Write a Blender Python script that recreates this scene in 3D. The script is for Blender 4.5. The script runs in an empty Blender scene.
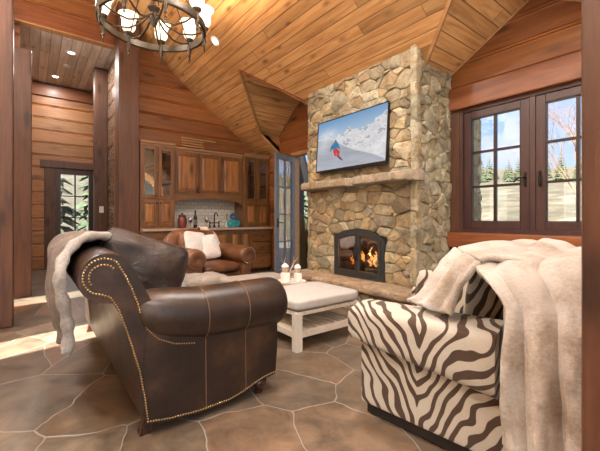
import bpy, bmesh, math, random
from mathutils import Vector, Matrix, noise as mnoise
random.seed(7)
R = math.radians
C = bpy.context.scene.collection
sc = bpy.context.scene
PI = math.pi

# ------------------------------------------------------------------ mesh builder
class MB:
    def __init__(s):
        s.v = []; s.f = []; s.t = []; s.tint = (1, 1, 1)
    def add(s, vs, fs):
        o = len(s.v)
        s.v += [Vector(p) for p in vs]; s.t += [s.tint] * len(vs)
        s.f += [[i + o for i in f] for f in fs]
        return s
    def box(s, c, d, M=None, bev=0.0):
        x, y, z = d[0] / 2, d[1] / 2, d[2] / 2
        if bev <= 0:
            vs = [(-x, -y, -z), (x, -y, -z), (x, y, -z), (-x, y, -z), (-x, -y, z), (x, -y, z), (x, y, z), (-x, y, z)]
            fs = [(0, 3, 2, 1), (4, 5, 6, 7), (0, 1, 5, 4), (1, 2, 6, 5), (2, 3, 7, 6), (3, 0, 4, 7)]
        else:
            bm = bmesh.new(); bmesh.ops.create_cube(bm, size=1)
            for v in bm.verts: v.co = Vector((v.co.x * d[0], v.co.y * d[1], v.co.z * d[2]))
            bmesh.ops.bevel(bm, geom=bm.edges[:], offset=min(bev, min(d) * .49), segments=2, profile=.5, affect='EDGES')
            bm.verts.index_update()
            vs = [v.co.copy() for v in bm.verts]; fs = [[v.index for v in f.verts] for f in bm.faces]; bm.free()
        vs = [Vector(p) for p in vs]
        if M is not None: vs = [M @ p for p in vs]
        return s.add([p + Vector(c) for p in vs], fs)
    def b2(s, a, b, bev=0.0):
        return s.box([(a[i] + b[i]) / 2 for i in range(3)], [abs(b[i] - a[i]) for i in range(3)], None, bev)
    def tube(s, pts, r, n=8, closed=False, cap=True):
        pts = [Vector(p) for p in pts]; m = len(pts)
        rs = r if isinstance(r, (list, tuple)) else [r] * m
        vs = []; up = Vector((0, 0, 1)); prev = None
        for i, p in enumerate(pts):
            if closed: t = pts[(i + 1) % m] - pts[i - 1]
            else: t = pts[min(i + 1, m - 1)] - pts[max(i - 1, 0)]
            t = t.normalized() if t.length > 1e-9 else Vector((0, 0, 1))
            if prev is None:
                a = up if abs(t.dot(up)) < .95 else Vector((1, 0, 0))
                u = t.cross(a).normalized()
            else:
                u = (prev - t * prev.dot(t)); u = u.normalized() if u.length > 1e-6 else t.orthogonal().normalized()
            prev = u; w = t.cross(u)
            vs += [p + (u * math.cos(2 * PI * k / n) + w * math.sin(2 * PI * k / n)) * rs[i] for k in range(n)]
        fs = []
        for i in range(m if closed else m - 1):
            j = (i + 1) % m
            for k in range(n): fs.append((i * n + k, i * n + (k + 1) % n, j * n + (k + 1) % n, j * n + k))
        if cap and not closed:
            fs.append(list(range(n))[::-1]); fs.append([(m - 1) * n + k for k in range(n)])
        return s.add(vs, fs)
    def lathe(s, prof, n=20, c=(0, 0, 0), M=None):
        vs = []; fs = []
        for (r, z) in prof:
            for k in range(n):
                a = 2 * PI * k / n; vs.append(Vector((r * math.cos(a), r * math.sin(a), z)))
        for i in range(len(prof) - 1):
            for k in range(n): fs.append((i * n + k, i * n + (k + 1) % n, (i + 1) * n + (k + 1) % n, (i + 1) * n + k))
        fs.append(list(range(n))[::-1]); fs.append([(len(prof) - 1) * n + k for k in range(n)])
        if M is not None: vs = [M @ p for p in vs]
        return s.add([p + Vector(c) for p in vs], fs)
    def sup(s, c, d, a=6, b=3, n=10, M=None, fn=None):
        """soft cushion: a superquadric of full size d"""
        bm = bmesh.new(); bmesh.ops.create_cube(bm, size=2)
        bmesh.ops.subdivide_edges(bm, edges=bm.edges[:], cuts=n, use_grid_fill=True)
        bm.verts.index_update(); vs = []
        for v in bm.verts:
            x, y, z = [math.copysign(abs(q) ** .85, q) for q in v.co]
            k = ((abs(x) ** a + abs(y) ** a) ** (b / a) + abs(z) ** b) ** (1 / b)
            p = Vector((x / k, y / k, z / k))
            if fn: p = fn(p)
            vs.append(Vector((p.x * d[0] / 2, p.y * d[1] / 2, p.z * d[2] / 2)))
        fs = [[v.index for v in f.verts] for f in bm.faces]; bm.free()
        if M is not None: vs = [M @ p for p in vs]
        return s.add([p + Vector(c) for p in vs], fs)
    def sph(s, c, r, n=12):
        rr = r if isinstance(r, (tuple, list)) else (r, r, r)
        prof = [(max(1e-4, math.sin(PI * i / n)), -math.cos(PI * i / n)) for i in range(n + 1)]
        return s.lathe(prof, n + 4, c, Matrix.Diagonal((rr[0], rr[1], rr[2])))
    def grid(s, fn, nu, nv, closed_u=False):
        vs = [fn(i / nu, j / nv) for j in range(nv + 1) for i in range(nu + 1)]
        fs = [(j * (nu + 1) + i, j * (nu + 1) + i + 1, (j + 1) * (nu + 1) + i + 1, (j + 1) * (nu + 1) + i) for j in range(nv) for i in range(nu)]
        return s.add(vs, fs)
    def ext(s, poly, a, b, plane='YZ', M=None):
        """extrude a polygon: plane 'YZ' along X from a to b, 'XZ' along Y, 'XY' along Z"""
        def P(q, w):
            return Vector((w, q[0], q[1])) if plane == 'YZ' else Vector((q[0], w, q[1])) if plane == 'XZ' else Vector((q[0], q[1], w))
        n = len(poly); vs = [P(q, a) for q in poly] + [P(q, b) for q in poly]
        fs = [(i, (i + 1) % n, n + (i + 1) % n, n + i) for i in range(n)] + [list(range(n))[::-1], [n + i for i in range(n)]]
        if M is not None: vs = [M @ p for p in vs]
        return s.add(vs, fs)

def obj(name, mb, mat, parent=None, smooth=35, world=True, solid=0, sub=0):
    me = bpy.data.meshes.new(name)
    off = Vector((0, 0, 0)); p = parent
    if world:
        while p is not None: off += p.location; p = p.parent
    me.from_pydata([tuple(q - off) for q in mb.v], [], mb.f)
    bm = bmesh.new(); bm.from_mesh(me); bmesh.ops.recalc_face_normals(bm, faces=bm.faces[:]); bm.to_mesh(me); bm.free()
    ca = me.color_attributes.new('tint', 'FLOAT_COLOR', 'POINT')
    ca.data.foreach_set('color', [q for t in mb.t for q in (t[0], t[1], t[2], 1)])
    if smooth:
        for pl in me.polygons: pl.use_smooth = True
        if smooth < 180: me.set_sharp_from_angle(angle=R(smooth))
    me.materials.append(mat)
    o = bpy.data.objects.new(name, me); C.objects.link(o)
    if parent is not None: o.parent = parent
    if smooth and smooth < 180 and not solid:
        wn = o.modifiers.new('weighted', 'WEIGHTED_NORMAL'); wn.keep_sharp = True; wn.weight = 80
    if solid:
        m = o.modifiers.new('thick', 'SOLIDIFY'); m.thickness = solid; m.offset = 0
    if sub:
        m = o.modifiers.new('sub', 'SUBSURF'); m.levels = sub; m.render_levels = sub
    return o
def tag(o, label, cat, group=None, kind=None):
    o['label'] = label; o['category'] = cat
    if group: o['group'] = group
    if kind: o['kind'] = kind
    return o
def thing(name, label, cat, loc=(0, 0, 0), rz=0, group=None):
    o = bpy.data.objects.new(name, None); C.objects.link(o)
    o.location = loc; o.rotation_euler = (0, 0, rz); o.empty_display_size = .1
    return tag(o, label, cat, group)
def struct(name, mb, mat, parent=None, **k):
    o = obj(name, mb, mat, parent, **k)
    if parent is None: o['kind'] = 'structure'
    return o
def dup(o, parent=None):
    c = o.copy(); C.objects.link(c)
    if parent is not None: c.parent = parent
    for ch in list(o.children): dup(ch, c)
    return c

# ------------------------------------------------------------------ materials
class NT:
    def __init__(s, name):
        s.m = bpy.data.materials.new(name); s.m.use_nodes = True
        s.t = s.m.node_tree; s.b = s.t.nodes['Principled BSDF']; s.o = s.t.nodes['Material Output']
        s.co = s.t.nodes.new('ShaderNodeTexCoord').outputs['Object']
    def n(s, typ, ins=None, **k):
        x = s.t.nodes.new('ShaderNode' + typ)
        for a, b in k.items(): setattr(x, a, b)
        for a, b in (ins or {}).items():
            q = x.inputs[a]
            if isinstance(b, bpy.types.NodeSocket): s.t.links.new(b, q)
            else: q.default_value = b
        return x
    def math(s, op, a, b=0.0, c=0.0):
        return s.n('Math', {0: a, 1: b, 2: c}, operation=op).outputs[0]
    def map(s, scale=(1, 1, 1), rot=(0, 0, 0), loc=(0, 0, 0), co=None):
        return s.n('Mapping', {'Vector': co or s.co, 'Scale': scale, 'Rotation': rot, 'Location': loc}).outputs[0]
    def noise(s, co=None, scale=5, detail=4, rough=.55, dist=0):
        return s.n('TexNoise', {'Vector': co or s.co, 'Scale': scale, 'Detail': detail, 'Roughness': rough, 'Distortion': dist})
    def ramp(s, f, stops, interp='LINEAR'):
        x = s.n('ValToRGB', {'Fac': f}); cr = x.color_ramp; cr.interpolation = interp
        while len(cr.elements) < len(stops): cr.elements.new(.5)
        for e, (p, c) in zip(cr.elements, stops): e.position = p; e.color = (*c, 1) if len(c) == 3 else c
        return x.outputs['Color']
    def mix(s, f, a, b, mode='MIX'):
        x = s.n('Mix', data_type='RGBA', blend_type=mode)
        for sock, v in ((x.inputs[0], f), (x.inputs[6], a), (x.inputs[7], b)):
            if isinstance(v, bpy.types.NodeSocket): s.t.links.new(v, sock)
            else: sock.default_value = v if not isinstance(v, tuple) else (*v, 1)[:4]
        return x.outputs[2]
    def set(s, **k):
        for a, b in k.items():
            q = s.b.inputs[a.replace('_', ' ')]
            if isinstance(b, bpy.types.NodeSocket): s.t.links.new(b, q)
            else: q.default_value = (*b, 1) if isinstance(b, tuple) and len(b) == 3 else b
        return s
    def bump(s, h, st=.3, d=.02):
        s.t.links.new(s.n('Bump', {'Height': h, 'Strength': st, 'Distance': d}).outputs[0], s.b.inputs['Normal']); return s
    def tinted(s, col):
        a = s.n('Attribute', attribute_name='tint').outputs['Color']
        return s.mix(1.0, col, a, 'MULTIPLY')

def plain(name, col, rough=.5, metal=0, **k):
    t = NT(name); v = t.noise(scale=9, detail=3).outputs[0]
    c = t.mix(v, tuple(q * .85 for q in col), tuple(min(1, q * 1.12) for q in col))
    t.set(Base_Color=c, Roughness=rough, Metallic=metal, **k); return t.m
def emis(name, col, st):
    t = NT(name); t.set(Base_Color=col, Emission_Color=col, Emission_Strength=st); return t.m
def wood(name, dark, mid, light, axis='X', rough=.45, sc=1.0, knots=True, coat=.15, worn=0):
    t = NT(name)
    lo, hi = .9 * sc, 11 * sc
    sv = {'X': (lo, hi, hi), 'Y': (hi, lo, hi), 'Z': (hi, hi, lo)}[axis]
    wv = t.n('Attribute', attribute_name='tint').outputs['Vector']
    off = t.n('VectorMath', {0: wv, 1: (37.0, 51.0, 23.0)}, operation='MULTIPLY').outputs[0]
    base = t.n('VectorMath', {0: t.co, 1: off}, operation='ADD').outputs[0]
    co = t.map(sv, co=base)
    a = t.noise(co, 1.6, 6, .6, .8).outputs[0]
    b = t.noise(co, 7, 4, .6).outputs[0]
    f = t.math('ADD', t.math('MULTIPLY', a, .75), t.math('MULTIPLY', b, .25))
    col = t.ramp(f, [(.22, dark), (.48, mid), (.76, light)])
    if knots:
        kc = t.map({'X': (1.6, 5, 5), 'Y': (5, 1.6, 5), 'Z': (5, 5, 1.6)}[axis], co=base)
        d = t.n('TexVoronoi', {'Vector': kc, 'Scale': .9, 'Randomness': 1.0}).outputs['Distance']
        k = t.ramp(d, [(.10, (1, 1, 1)), (.19, (.3, .3, .3)), (.30, (0, 0, 0))])
        col = t.mix(t.math('MULTIPLY', k, .75), col, tuple(q * .35 for q in dark))
    if worn:
        w = t.noise(t.map(tuple(q * .5 for q in sv), co=base), 2, 5, .7).outputs[0]
        col = t.mix(t.ramp(w, [(.45, (0, 0, 0)), (.7, (worn, worn, worn))]), col, (.5, .46, .42))
    col = t.tinted(col)
    t.set(Base_Color=col, Roughness=t.n('MapRange', {0: b, 3: rough - .08, 4: rough + .12}).outputs[0], Coat_Weight=coat, Coat_Roughness=.25)
    t.bump(f, .18, .01); return t.m
def planked(name, across, width, dark, mid, light, along, rough=.5, groove=.045, worn=0, coat=.1, length=2.6):
    """tongue and groove boards: every board its own shade"""
    t = NT(name); sx = t.n('SeparateXYZ', {0: t.co}); q = {'X': 0, 'Y': 1, 'Z': 2}
    u = t.math('DIVIDE', sx.outputs[q[across]], width)
    idx = t.math('FLOOR', u); fr = t.math('SUBTRACT', u, idx)
    r1 = t.n('TexWhiteNoise', {'W': idx}, noise_dimensions='1D').outputs['Value']
    l = t.math('ADD', t.math('DIVIDE', sx.outputs[q[along]], length), t.math('MULTIPLY', r1, 7.3))
    lid = t.math('FLOOR', l); lf = t.math('SUBTRACT', l, lid)
    rn = t.n('TexWhiteNoise', {'Vector': t.n('CombineXYZ', {0: idx, 1: lid, 2: 3.0}).outputs[0]}, noise_dimensions='3D').outputs['Value']
    off = t.n('CombineXYZ', {0: t.math('MULTIPLY', rn, 40), 1: t.math('MULTIPLY', rn, 23), 2: t.math('MULTIPLY', rn, 31)}).outputs[0]
    base = t.n('VectorMath', {0: t.co, 1: off}, operation='ADD').outputs[0]
    sv = [14, 14, 14]; sv[q[along]] = 1.0
    a = t.noise(t.map(tuple(sv), co=base), 1.3, 6, .6, .9).outputs[0]
    col = t.ramp(a, [(.3, dark), (.5, mid), (.7, light)])
    kv = [5.5, 5.5, 5.5]; kv[q[along]] = 2.2
    d = t.n('TexVoronoi', {'Vector': t.map(tuple(kv), co=base), 'Scale': 1.0}).outputs['Distance']
    k = t.ramp(d, [(.08, (.85, .85, .85)), (.15, (.35, .35, .35)), (.24, (0, 0, 0))])
    col = t.mix(k, col, tuple(z * .4 for z in dark))
    if worn:
        w = t.noise(t.map(tuple(z * .6 for z in sv), co=base), 1.5, 5, .7).outputs[0]
        col = t.mix(t.ramp(w, [(.4, (0, 0, 0)), (.65, (worn, worn, worn))]), col, (.45, .42, .39))
    v = t.n('MapRange', {0: rn, 3: .78, 4: 1.18}).outputs[0]
    col = t.mix(1.0, col, t.n('CombineColor', {0: v, 1: v, 2: v}).outputs[0], 'MULTIPLY')
    e = t.math('MINIMUM', fr, t.math('SUBTRACT', 1.0, fr))
    e2 = t.math('MULTIPLY', t.math('MINIMUM', lf, t.math('SUBTRACT', 1.0, lf)), length / width)
    g = t.n('MapRange', {0: t.math('MINIMUM', e, e2), 1: 0.0, 2: groove, 3: 0.0, 4: 1.0}).outputs[0]
    col = t.mix(g, tuple(z * .35 for z in dark), col)
    t.set(Base_Color=col, Roughness=rough, Coat_Weight=coat, Coat_Roughness=.3); t.bump(g, .6, .012); return t.m
def leather(name, dark, mid, light, rough=.36, crease=.12):
    t = NT(name)
    a = t.noise(scale=3.2, detail=6, rough=.65).outputs[0]
    col = t.tinted(t.ramp(a, [(.3, dark), (.5, mid), (.72, light)]))
    v = t.n('TexVoronoi', {'Scale': 260, 'Vector': t.co}).outputs['Distance']
    w = t.noise(scale=7, detail=5, rough=.6, dist=1.5).outputs[0]
    h = t.math('ADD', t.math('MULTIPLY', v, .12), w)
    t.set(Base_Color=col, Roughness=t.n('MapRange', {0: a, 3: rough + .1, 4: rough - .06}).outputs[0], Coat_Weight=.12, Coat_Roughness=.3)
    t.bump(h, crease, .02); return t.m
def fur(name, dark, mid, light, scale=60, st=.5, big=4):
    t = NT(name)
    a = t.noise(scale=big, detail=5, rough=.65).outputs[0]
    f = t.noise(scale=scale, detail=4, rough=.7, dist=.6).outputs[0]
    m = t.math('ADD', t.math('MULTIPLY', a, .65), t.math('MULTIPLY', f, .35))
    t.set(Base_Color=t.ramp(m, [(.36, dark), (.5, mid), (.62, light)]), Roughness=.85, Sheen_Weight=.12, Sheen_Roughness=.5)
    t.bump(f, st, .02); return t.m
def fabric(name, dark, light, scale=140, rough=.9, st=.3):
    t = NT(name); f = t.noise(scale=scale, detail=3).outputs[0]; g = t.noise(scale=5, detail=4).outputs[0]
    m = t.math('ADD', t.math('MULTIPLY', f, .5), t.math('MULTIPLY', g, .5))
    t.set(Base_Color=t.ramp(m, [(.35, dark), (.65, light)]), Roughness=rough, Sheen_Weight=.2); t.bump(f, st, .006); return t.m
def glass(name, tint=(1, 1, 1), gl=.09, rough=.02):
    t = NT(name)
    tr = t.n('BsdfTransparent', {'Color': (*tint, 1)}); g = t.n('BsdfGlossy', {'Color': (1, 1, 1, 1), 'Roughness': rough})
    lw = t.n('LayerWeight', {'Blend': .35}).outputs['Fresnel']
    f = t.n('MapRange', {0: lw, 3: gl * .6, 4: .75}).outputs[0]
    mx = t.n('MixShader', {0: f, 1: tr.outputs[0], 2: g.outputs[0]})
    t.t.links.new(mx.outputs[0], t.o.inputs['Surface']); return t.m

WALLW = wood('wall_pine', (.12, .038, .010), (.26, .092, .025), (.38, .150, .044), 'X', .42)
WALLY = wood('wall_pine_y', (.115, .040, .012), (.245, .090, .026), (.36, .148, .045), 'Y', .45)
BEAM = wood('timber_beam', (.10, .028, .009), (.22, .068, .021), (.33, .118, .040), 'X', .45)
BEAMY = wood('timber_beam_y', (.09, .026, .009), (.20, .062, .020), (.30, .108, .038), 'Y', .45)
POST = wood('timber_post', (.034, .013, .007), (.088, .035, .018), (.155, .066, .034), 'Z', .5, coat=.08)
POSTD = wood('timber_post_dark', (.035, .015, .009), (.085, .036, .020), (.14, .062, .036), 'Z', .48, coat=.1)
TRIM = wood('pale_trim', (.24, .11, .04), (.42, .22, .09), (.55, .32, .14), 'X', .5, knots=False)
CEIL = planked('ceiling_boards', 'Y', .118, (.36, .165, .055), (.56, .30, .115), (.68, .42, .18), 'X', .5)
CEILD = planked('dormer_boards', 'X', .135, (.40, .195, .07), (.58, .33, .135), (.69, .44, .20), 'Y', .5)
CEILH = planked('hall_ceiling_boards', 'Y', .15, (.36, .30, .26), (.60, .54, .48), (.72, .67, .62), 'X', .45, worn=.75, coat=.3)
CAB = wood('cabinet_alder', (.055, .022, .007), (.19, .082, .024), (.34, .165, .055), 'Z', .38, 1.0, True, .25)
CABR = wood('cabinet_rail', (.05, .02, .007), (.16, .070, .022), (.28, .13, .045), 'Y', .38, 1.0, False, .25)
CABD = plain('cabinet_inside', (.045, .022, .010), .6)
IRON = plain('dark_iron', (.022, .021, .022), .45, .8)
IRONB = plain('bronze_iron', (.085, .070, .052), .42, .75)
BLACK = plain('black_plastic', (.012, .012, .013), .35)
GLASS = glass('window_glass', (1, 1, 1), .03)
CABGL = glass('cabinet_glass', (.62, .66, .70), .20)
WFRAME = wood('window_frame_wood', (.026, .012, .012), (.052, .024, .023), (.078, .037, .035), 'Z', .4, knots=False)
WMUNT = plain('dark_muntin', (.022, .012, .010), .4)
DOORP = plain('bluegrey_door_paint', (.135, .145, .165), .42)
STEEL = plain('steel_trim', (.55, .56, .58), .3, .9)
WHITEP = plain('white_paint', (.80, .79, .77), .5)
CERAM = plain('white_ceramic', (.78, .76, .72), .3)
# ------------------------------------------------------------------ the place: numbers
YW = 4.25            # window wall
XB = -7.05           # cabinet wall
XH = -9.85           # far wall of the hall
ZH = 4.25            # hall ceiling
def zmain(y): return 5.77 - .755 * y

def vtint(lo=.8, hi=1.12):
    v = random.uniform(lo, hi); return (v, v * random.uniform(.95, 1.03), v * random.uniform(.9, 1.05))

def plank_rows(mb, u0, u1, z0, z1, h, holes, place, zs=None, double=True):
    """horizontal boards with a chamfered edge and a small bead between them. place(u, d, z) -> xyz; d grows into the room"""
    lv = zs or []
    if not lv:
        z = z0
        while z < z1 - .02: lv.append(z); z += h
        lv.append(z1)
    for za, zb in zip(lv, lv[1:]):
        cuts = [(u0, u1)]
        for (a, b, c, d) in holes:
            if zb > c + .01 and za < d - .01:
                nc = []
                for (p, q) in cuts:
                    if b <= p or a >= q: nc.append((p, q)); continue
                    if a > p: nc.append((p, a))
                    if b < q: nc.append((b, q))
                cuts = nc
        for (p, q) in cuts:
            mb.tint = vtint()
            c = .018; bd = .016
            prof = [(-.18, za), (-.18, zb), (-.02, zb), (-.02, zb - .004), (-.004, zb - .008), (-.001, zb - .016), (-.012, zb - .022), (0, zb - .036), (0, za + c), (-.022, za)]
            vs = [place(p, d, z) for d, z in prof] + [place(q, d, z) for d, z in prof]
            n = len(prof)
            fs = [(i, (i + 1) % n, n + (i + 1) % n, n + i) for i in range(n)] + [list(range(n))[::-1], list(range(n, 2 * n))]
            mb.add(vs, fs)
            t0 = mb.tint; mb.tint = tuple(q * 1.75 for q in t0)          # two beads at every joint, their highlight put in as a paler tint
            for zb_ in (zb - .006, zb - .040):
                if zb_ - .02 > za:
                    pr = [(-.006, zb_ - .006), (.003, zb_ - .005), (.005, zb_), (.003, zb_ + .005), (-.006, zb_ + .006)]
                    vs = [place(p, d, z) for d, z in pr] + [place(q, d, z) for d, z in pr]
                    mb.add(vs, [(i, (i + 1) % 5, 5 + (i + 1) % 5, 5 + i) for i in range(5)] + [[4, 3, 2, 1, 0], [5, 6, 7, 8, 9]])
            mb.tint = t0
    mb.tint = (1, 1, 1)
    return mb

# floor of irregular flagstones
t = NT('flagstone')
wob = t.n('VectorMath', {0: t.noise(scale=1.6, detail=3).outputs['Color'], 1: (.5, .5, .5)}, operation='SUBTRACT').outputs[0]
co = t.n('VectorMath', {0: t.co, 1: t.n('VectorMath', {0: wob, 1: (.22, .22, 0)}, operation='MULTIPLY').outputs[0]}, operation='ADD').outputs[0]
co = t.map((1.0, 1.22, 0), (0, 0, .5), co=co)
ed = t.n('TexVoronoi', {'Vector': co, 'Scale': 1.85, 'Randomness': .92}, feature='DISTANCE_TO_EDGE', voronoi_dimensions='2D').outputs['Distance']
ce = t.n('TexVoronoi', {'Vector': co, 'Scale': 1.85, 'Randomness': .92}, feature='F1', voronoi_dimensions='2D').outputs['Color']
rn = t.n('SeparateColor', {0: ce}).outputs[0]
stone = t.ramp(rn, [(0, (.088, .070, .056)), (.2, (.135, .108, .086)), (.4, (.115, .100, .086)), (.55, (.160, .112, .080)), (.7, (.120, .098, .078)), (.85, (.195, .165, .135)), (1, (.145, .088, .060))], 'LINEAR')
cl = t.noise(scale=4.5, detail=7, rough=.7, dist=.5).outputs[0]
stone = t.mix(1.0, stone, (1.03, 1.0, .90, 1), 'MULTIPLY')
stone = t.mix(1.0, stone, t.ramp(cl, [(.3, (.50, .48, .48)), (.5, (1, 1, 1)), (.70, (1.55, 1.48, 1.40))]), 'MULTIPLY')
g = t.n('MapRange', {0: ed, 1: .005, 2: .012}).outputs[0]
grout = t.mix(cl, (.23, .205, .18), (.35, .32, .28))
hf = t.math('ADD', t.math('MULTIPLY', g, 1.0), t.math('MULTIPLY', cl, .55))
t.set(Base_Color=t.mix(g, grout, stone), Roughness=t.n('MapRange', {0: cl, 3: .24, 4: .50}).outputs[0], Specular_IOR_Level=.5)
t.bump(hf, .35, .012)
struct('floor', MB().b2((-10.1, -4.2, -.15), (2.6, YW + .22, 0)), t.m, smooth=0)

# window wall
holes = [(-5.72, -4.2, 0, 2.46), (-2.22, -.63, .99, 2.50)]
zs = [0, .26, .53, .80, .99, 1.28, 1.58, 1.88, 2.18, 2.50, 2.79, 3.09, 3.39, 3.69, 3.99]
w = MB(); plank_rows(w, XB, 2.6, 0, 4, .3, holes, lambda u, d, z: Vector((u, YW - d, z)), zs)
struct('wall_right', w, WALLW, smooth=30)
struct('trim_1', MB().b2((-2.33, YW - .075, 2.50), (2.6, YW + .06, 2.775), .02), BEAM)              # heavy timber over the window
struct('trim_2', MB().b2((-2.36, YW - .10, .795), (2.6, YW + .06, .985), .025), BEAM)              # timber sill
m = MB(); m.b2((-2.335, YW - .03, .985), (-2.22, YW + .1, 2.50), .008); m.b2((-2.24, YW - .012, .985), (-2.195, YW + .12, 2.5), .006)
struct('trim_3', m, POST)
m = MB(); m.b2((-.63, YW - .03, .985), (-.50, YW + .1, 2.50), .008)
struct('trim_4', m, POST)

# window: two casements
def window_frame_boxes(m, x0, x1, z0, z1, y0, y1, wd):
    m.b2((x0, y0, z0), (x0 + wd, y1, z1), .006); m.b2((x1 - wd, y0, z0), (x1, y1, z1), .006)
    m.b2((x0 + wd, y0, z0), (x1 - wd, y1, z0 + wd), .006); m.b2((x0 + wd, y0, z1 - wd), (x1 - wd, y1, z1), .006)
win = thing('window_1', 'two-leaf dark timber casement window above the zebra chair', 'window', (-1.425, YW, .99)); win['kind'] = 'structure'
m = MB(); m.b2((-2.2, YW - .01, .985), (-.65, YW + .14, 1.03)); m.b2((-2.2, YW - .01, 2.46), (-.65, YW + .14, 2.50))
m.b2((-2.2, YW - .01, 1.03), (-2.172, YW + .14, 2.46)); m.b2((-.678, YW - .01, 1.03), (-.65, YW + .14, 2.46)); m.b2((-1.452, YW + .0, 1.03), (-1.398, YW + .14, 2.46))
obj('window_frame', m, WFRAME, win)
for (xa, xb) in ((-2.17, -1.455), (-1.395, -.68)):
    s = MB(); window_frame_boxes(s, xa, xb, 1.032, 2.458, YW + .005, YW + .065, .088); sash = obj('casement', s, WFRAME, win)
    g_ = MB(); gw = (xb - xa - .176); gx = xa + .088
    g_.b2((gx - .005, YW + .03, 1.115), (xb - .083, YW + .036, 2.375)); obj('window_pane', g_, GLASS, sash, smooth=0)
    q = MB()
    q.b2((gx + gw / 2 - .014, YW + .012, 1.12), (gx + gw / 2 + .014, YW + .052, 2.37))
    for k in (1, 2): q.b2((gx, YW + .014, 1.12 + k * 1.25 / 3 - .013), (gx + gw, YW + .05, 1.12 + k * 1.25 / 3 + .013))
    q.b2((gx - .004, YW + .012, 1.115), (gx + .010, YW + .052, 2.375)); q.b2((gx + gw - .010, YW + .012, 1.115), (gx + gw + .004, YW + .052, 2.375))
    q.b2((gx, YW + .012, 2.36), (gx + gw, YW + .052, 2.375)); q.b2((gx, YW + .012, 1.115), (gx + gw, YW + .052, 1.128))
    obj('muntins', q, WMUNT, sash, smooth=0)
    hx = xb - .04 if xa < -1.5 else xa + .04
    h = MB(); h.b2((hx - .012, YW - .008, 1.50), (hx + .012, YW + .006, 1.66), .004)
    sg = -1 if xa < -1.5 else 1
    h.tube([(hx, YW - .005, 1.60), (hx, YW - .035, 1.60), (hx + sg * .03, YW - .045, 1.605), (hx + sg * .07, YW - .045, 1.585), (hx + sg * .095, YW - .045, 1.555)] if sg < 0 else
           [(hx, YW - .005, 1.60), (hx, YW - .035, 1.60), (hx + .01, YW - .045, 1.57), (hx + .005, YW - .045, 1.51), (hx + .012, YW - .045, 1.48)], [.009, .009, .011, .009, .007], 8)
    obj('window_handle', h, IRON, sash)

# ceilings
def flat_poly(name, pts, mat, thick=.12):
    m = MB(); n = len(pts); P = [Vector(p) for p in pts]; up = Vector((0, 0, thick))
    m.add(P + [p + up for p in P], [list(range(n)), list(range(n, 2 * n))[::-1]] + [(i, (i + 1) % n, n + (i + 1) % n, n + i) for i in range(n)])
    return struct(name, m, mat, smooth=0)
plan = [(XB - .2, .2), (2.6, .2), (2.6, YW + .2), (.44, YW + .2), (-1.425, 2.967), (-3.29, YW + .2), (-3.70, YW + .2), (-5.26, 2.795), (-6.2, 3.79), (-6.2, YW + .2), (XB - .2, YW + .2)]
flat_poly('ceiling', [(x, y, zmain(y)) for x, y in plan], CEIL)
zr = zmain(.2)
flat_poly('ceiling_rear', [(XB - .2, -4.2, zr - .755 * 4.4), (2.6, -4.2, zr - .755 * 4.4), (2.6, .2, zr), (XB - .2, .2, zr)], CEIL)
YE = YW + .2
flat_poly('ceiling_dormer_1', [(-3.29, YE, zmain(YE)), (-1.425, YE, zmain(2.967)), (-1.425, 2.967, zmain(2.967))], CEILD)
flat_poly('ceiling_dormer_2', [(.44, YE, zmain(YE)), (-1.425, 2.967, zmain(2.967)), (-1.425, YE, zmain(2.967))], CEILD)
za = zmain(2.795); zc = zmain(3.79)
flat_poly('ceiling_dormer_3', [(-6.2, 3.79, zc), (-6.2, YE, zc), (-5.26, YE, za), (-5.26, 2.795, za)], CEILD)
flat_poly('ceiling_dormer_4', [(-3.70, YE, zmain(YE)), (-5.26, 2.795, za), (-5.26, YE, za)], CEILD)
struct('wall_dormer', MB().add([(-6.2, 3.79, zc), (-6.2, YE, zmain(YE)), (-6.2, YE, zc), (-6.26, 3.79, zc), (-6.26, YE, zmain(YE)), (-6.26, YE, zc)], [(0, 1, 2), (3, 5, 4), (0, 3, 4, 1), (1, 4, 5, 2), (2, 5, 3, 0)]), CEILD, smooth=0)
# pale strips along the valleys and where the boards meet the walls
def strip(name, pts, r=.02, mat=TRIM):
    m = MB()
    for a, b in zip(pts, pts[1:]): m.tube([a, b], r, 4)
    struct(name, m, mat, smooth=0)
dz = -.005
strip('trim_5', [(-5.26, 2.795, za + dz), (-6.2, 3.79, zc + dz), (-6.2, YW, zmain(YW) + dz)], .032)
strip('trim_6', [(-5.26, 2.795, za + dz), (-4.45, 3.56, zmain(3.56) + dz)], .018, BEAM)
strip('trim_7', [(-1.425, 2.967, zmain(2.967) + dz), (-2.50, 3.817, zmain(3.817) + dz)], .026)
strip('trim_8', [(-2.33, YW - .01, 2.98), (-1.425, YW - .01, 3.525), (.2, YW - .01, 2.56)], .014)
strip('trim_9', [(-6.2, YW - .01, zc), (-5.26, YW - .01, za), (-4.3, YW - .01, za - .74)], .016, BEAM)

# cabinet wall with the hall opening
w = MB()
plank_rows(w, -4.2, YW + .2, 0, 5.7, .29, [(-.12, 1.25, 0, ZH), ], lambda u, d, z: Vector((XB + d, u, z)))
struct('wall_back', w, WALLY, smooth=30)
m = MB(); m.b2((XB - .05, -.45, ZH - .02), (XB + .10, 1.55, ZH + .30), .02); struct('trim_10', m, BEAMY)
m = MB(); m.b2((XB - .02, -.2, ZH - .035), (XB + .125, 1.3, ZH - .015)); struct('trim_11', m, TRIM)
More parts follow.
